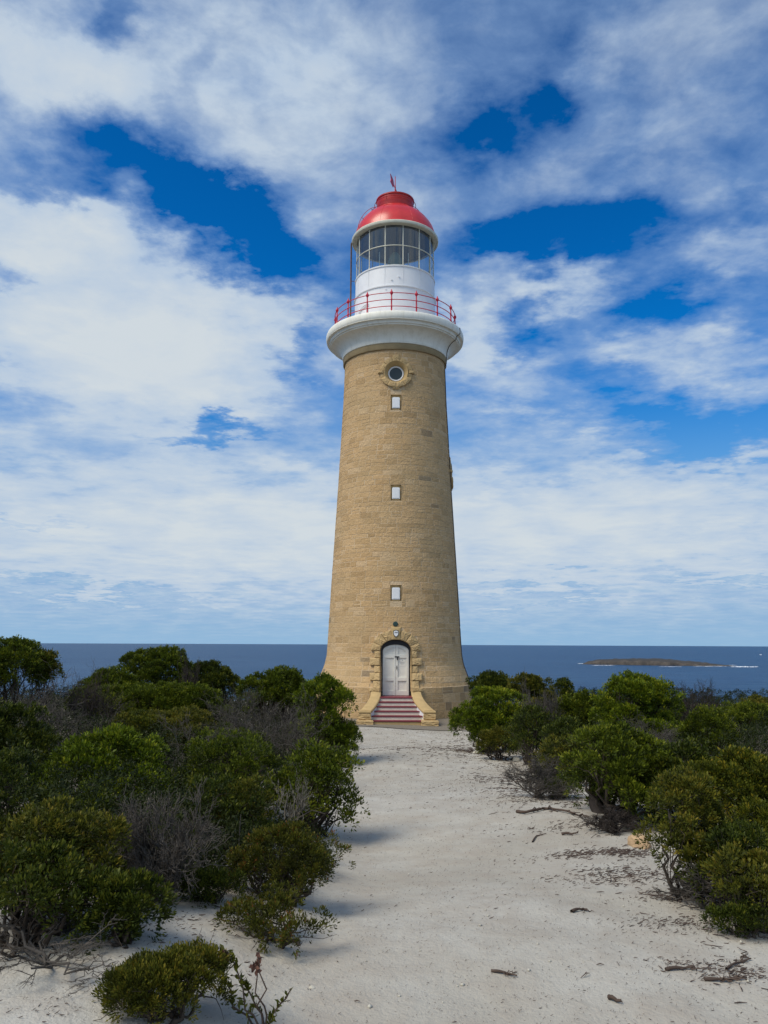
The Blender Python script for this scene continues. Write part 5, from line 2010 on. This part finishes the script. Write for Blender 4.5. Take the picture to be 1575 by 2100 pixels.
# ---- single sticks, rocks
def stick(label, pts, r0, seed, forks=2, m_='stick', group='fallen sticks on the sand'):
    rs = np.random.RandomState(seed)
    P = np.array([list(ground_pt(*p)) for p in pts])
    c = P.mean(0)
    # smooth resample
    t_ = np.linspace(0, len(P) - 1, len(P) * 4)
    Q = np.stack([np.interp(t_, np.arange(len(P)), P[:, k]) for k in range(3)], 1)
    Q[1:-1] = (Q[:-2] + Q[1:-1] * 2 + Q[2:]) / 4
    Q[:, 2] = gz(Q[:, 0], Q[:, 1]) + r0 * 0.8 + np.abs(np.sin(np.linspace(0, 5, len(Q)))) * r0 * 0.6
    parts = [tubes(Q[None], np.linspace(1, 0.45, len(Q))[None] * r0 * rs.uniform(0.85, 1.15, (1, len(Q))), 7)]
    L = np.linalg.norm(Q[-1] - Q[0])
    for k in range(forks):
        i = rs.randint(len(Q) // 3, len(Q) - 1)
        dv_ = unit((Q[min(len(Q) - 1, i + 2)] - Q[i - 1])[None])[0] + rs.normal(0, 0.5, 3) * np.array([1, 1, 0.3])
        B = Q[i] + dv_ * L * rs.uniform(0.2, 0.45)
        B[2] = gz(B[0], B[1]) + 0.01 + abs(rs.normal(0, 0.015))
        parts.append(tubes(bent(Q[i][None], B[None], rs, 6, 0.08), np.linspace(0.5, 0.2, 6)[None] * r0, 5))
    V, F = merge(parts)
    o = np_mesh('stick', V - c, F, M[m_])
    o.location = c
    tag(o, label, 'stick', group)


stick('longest crooked stick, reaching from under the trunked bush onto the path', [(1060, 1667), (1078, 1671), (1098, 1666), (1118, 1660), (1140, 1664), (1178, 1673)], 0.022, 1, 9)
stick('short forked stick alone in the middle of the near sand', [(1008, 1995), (1030, 1998), (1045, 2001), (1060, 2006)], 0.010, 2, 3)
stick('stubby stick on the path just below the longest crooked one', [(1152, 1713), (1168, 1713), (1186, 1712)], 0.016, 3, 2)
stick('branching dead twig lying at the bottom right corner', [(1444, 2012), (1475, 2014), (1500, 2012), (1532, 2010)], 0.011, 4, 9)
stick('thick chip of wood near the bottom edge of the photo', [(1248, 2050), (1262, 2056), (1274, 2060)], 0.014, 5, 1)
stick('dark twig above the branching one at the bottom right', [(1490, 1990), (1510, 1978), (1540, 1970)], 0.009, 6, 5)
stick('straight twig beside the litter drift on the right', [(1365, 1992), (1395, 1990), (1425, 1988)], 0.012, 7, 1)
stick('dead twig with side shoots on the sand, mid path right', [(1172, 1872), (1190, 1868), (1205, 1870)], 0.012, 8, 3)
stick('thin curved twig across the middle of the path', [(1092, 1728), (1100, 1716), (1120, 1712)], 0.010, 9, 0)


def rock(label, px, py, wpx, hpx, m_, seed):
    p = ground_pt(px, py)
    dist = (p - EYE).length
    w, h = wpx / F_PX * dist, hpx / F_PX * dist
    rs = np.random.RandomState(seed)
    bm = bmesh.new()
    bmesh.ops.create_icosphere(bm, subdivisions=3, radius=0.5)
    ax = unit(rs.normal(size=(9, 3)))
    off = rs.uniform(0.30, 0.46, 9)
    for v in bm.verts:
        q = np.array(v.co)
        for a_, o_ in zip(ax, off):
            e = q @ a_ - o_
            if e > 0:
                q = q - a_ * e * 0.85
        q += rs.normal(0, 0.014, 3)
        v.co = Vector((q[0] * w * 1.15, q[1] * w * 0.9, q[2] * h * 1.15))
    me = bpy.data.meshes.new('rock')
    bm.to_mesh(me)
    bm.free()
    me.materials.append(M[m_])
    o = bpy.data.objects.new('rock', me)
    COL.objects.link(o)
    o.location = (p.x, p.y, p.z + h * 0.12)
    o.rotation_euler = (0, 0, rs.uniform(0, 6.28))
    tag(o, label, 'rock', 'limestone rocks at the scrub edge')


rock('pale rock under the leafy shrub at the left path edge', 645, 1748, 34, 26, 'rock', 1)
rock('whitish rock under the round bush with the trunk', 1296, 1700, 34, 26, 'rock', 2)
rock('orange-tan rock half buried at the right scrub edge', 1312, 1735, 44, 30, 'orangerock', 3)
rock('small pale rock near the path end, right side', 978, 1545, 16, 9, 'rock', 4)
rock('pinkish low rock at the left path edge near the tower', 690, 1570, 40, 14, 'orangerock', 5)
rock('little dark grey stone alone on the near sand', 640, 2026, 10, 6, 'rock', 6)
rock('pale stone showing among dead brush on the right', 1060, 1560, 18, 12, 'rock', 7)


# stout visible trunk of the round bush on the right
def trunk_for_round_bush():
    root = [o for o in COL.objects if o.get('label', '').startswith('round bush on a stout')][0]
    g = tk
    rs = np.random.RandomState(9)
    A = np.array([[g.x, g.y, g.z - 0.1]])
    B = np.array([[g.x + 0.05, g.y + 0.5, g.z + 0.6]])
    V1 = tubes(bent(A, B, rs, 8, 0.05), np.linspace(0.10, 0.06, 8)[None], 10)
    A2 = np.array([[g.x + 0.02, g.y + 0.1, g.z + 0.15]])
    B2 = np.array([[g.x + 0.35, g.y + 0.45, g.z + 0.55]])
    V2 = tubes(bent(A2, B2, rs, 8, 0.05), np.linspace(0.07, 0.04, 8)[None], 8)
    V, F = merge([V1, V2])
    np_mesh('trunk', V - np.array(root.location), F, M['darkwood'], root)


trunk_for_round_bush()
print('faces', sum(len(o.data.polygons) for o in COL.objects if o.type == 'MESH'), 'shrubs', N_BUSH)
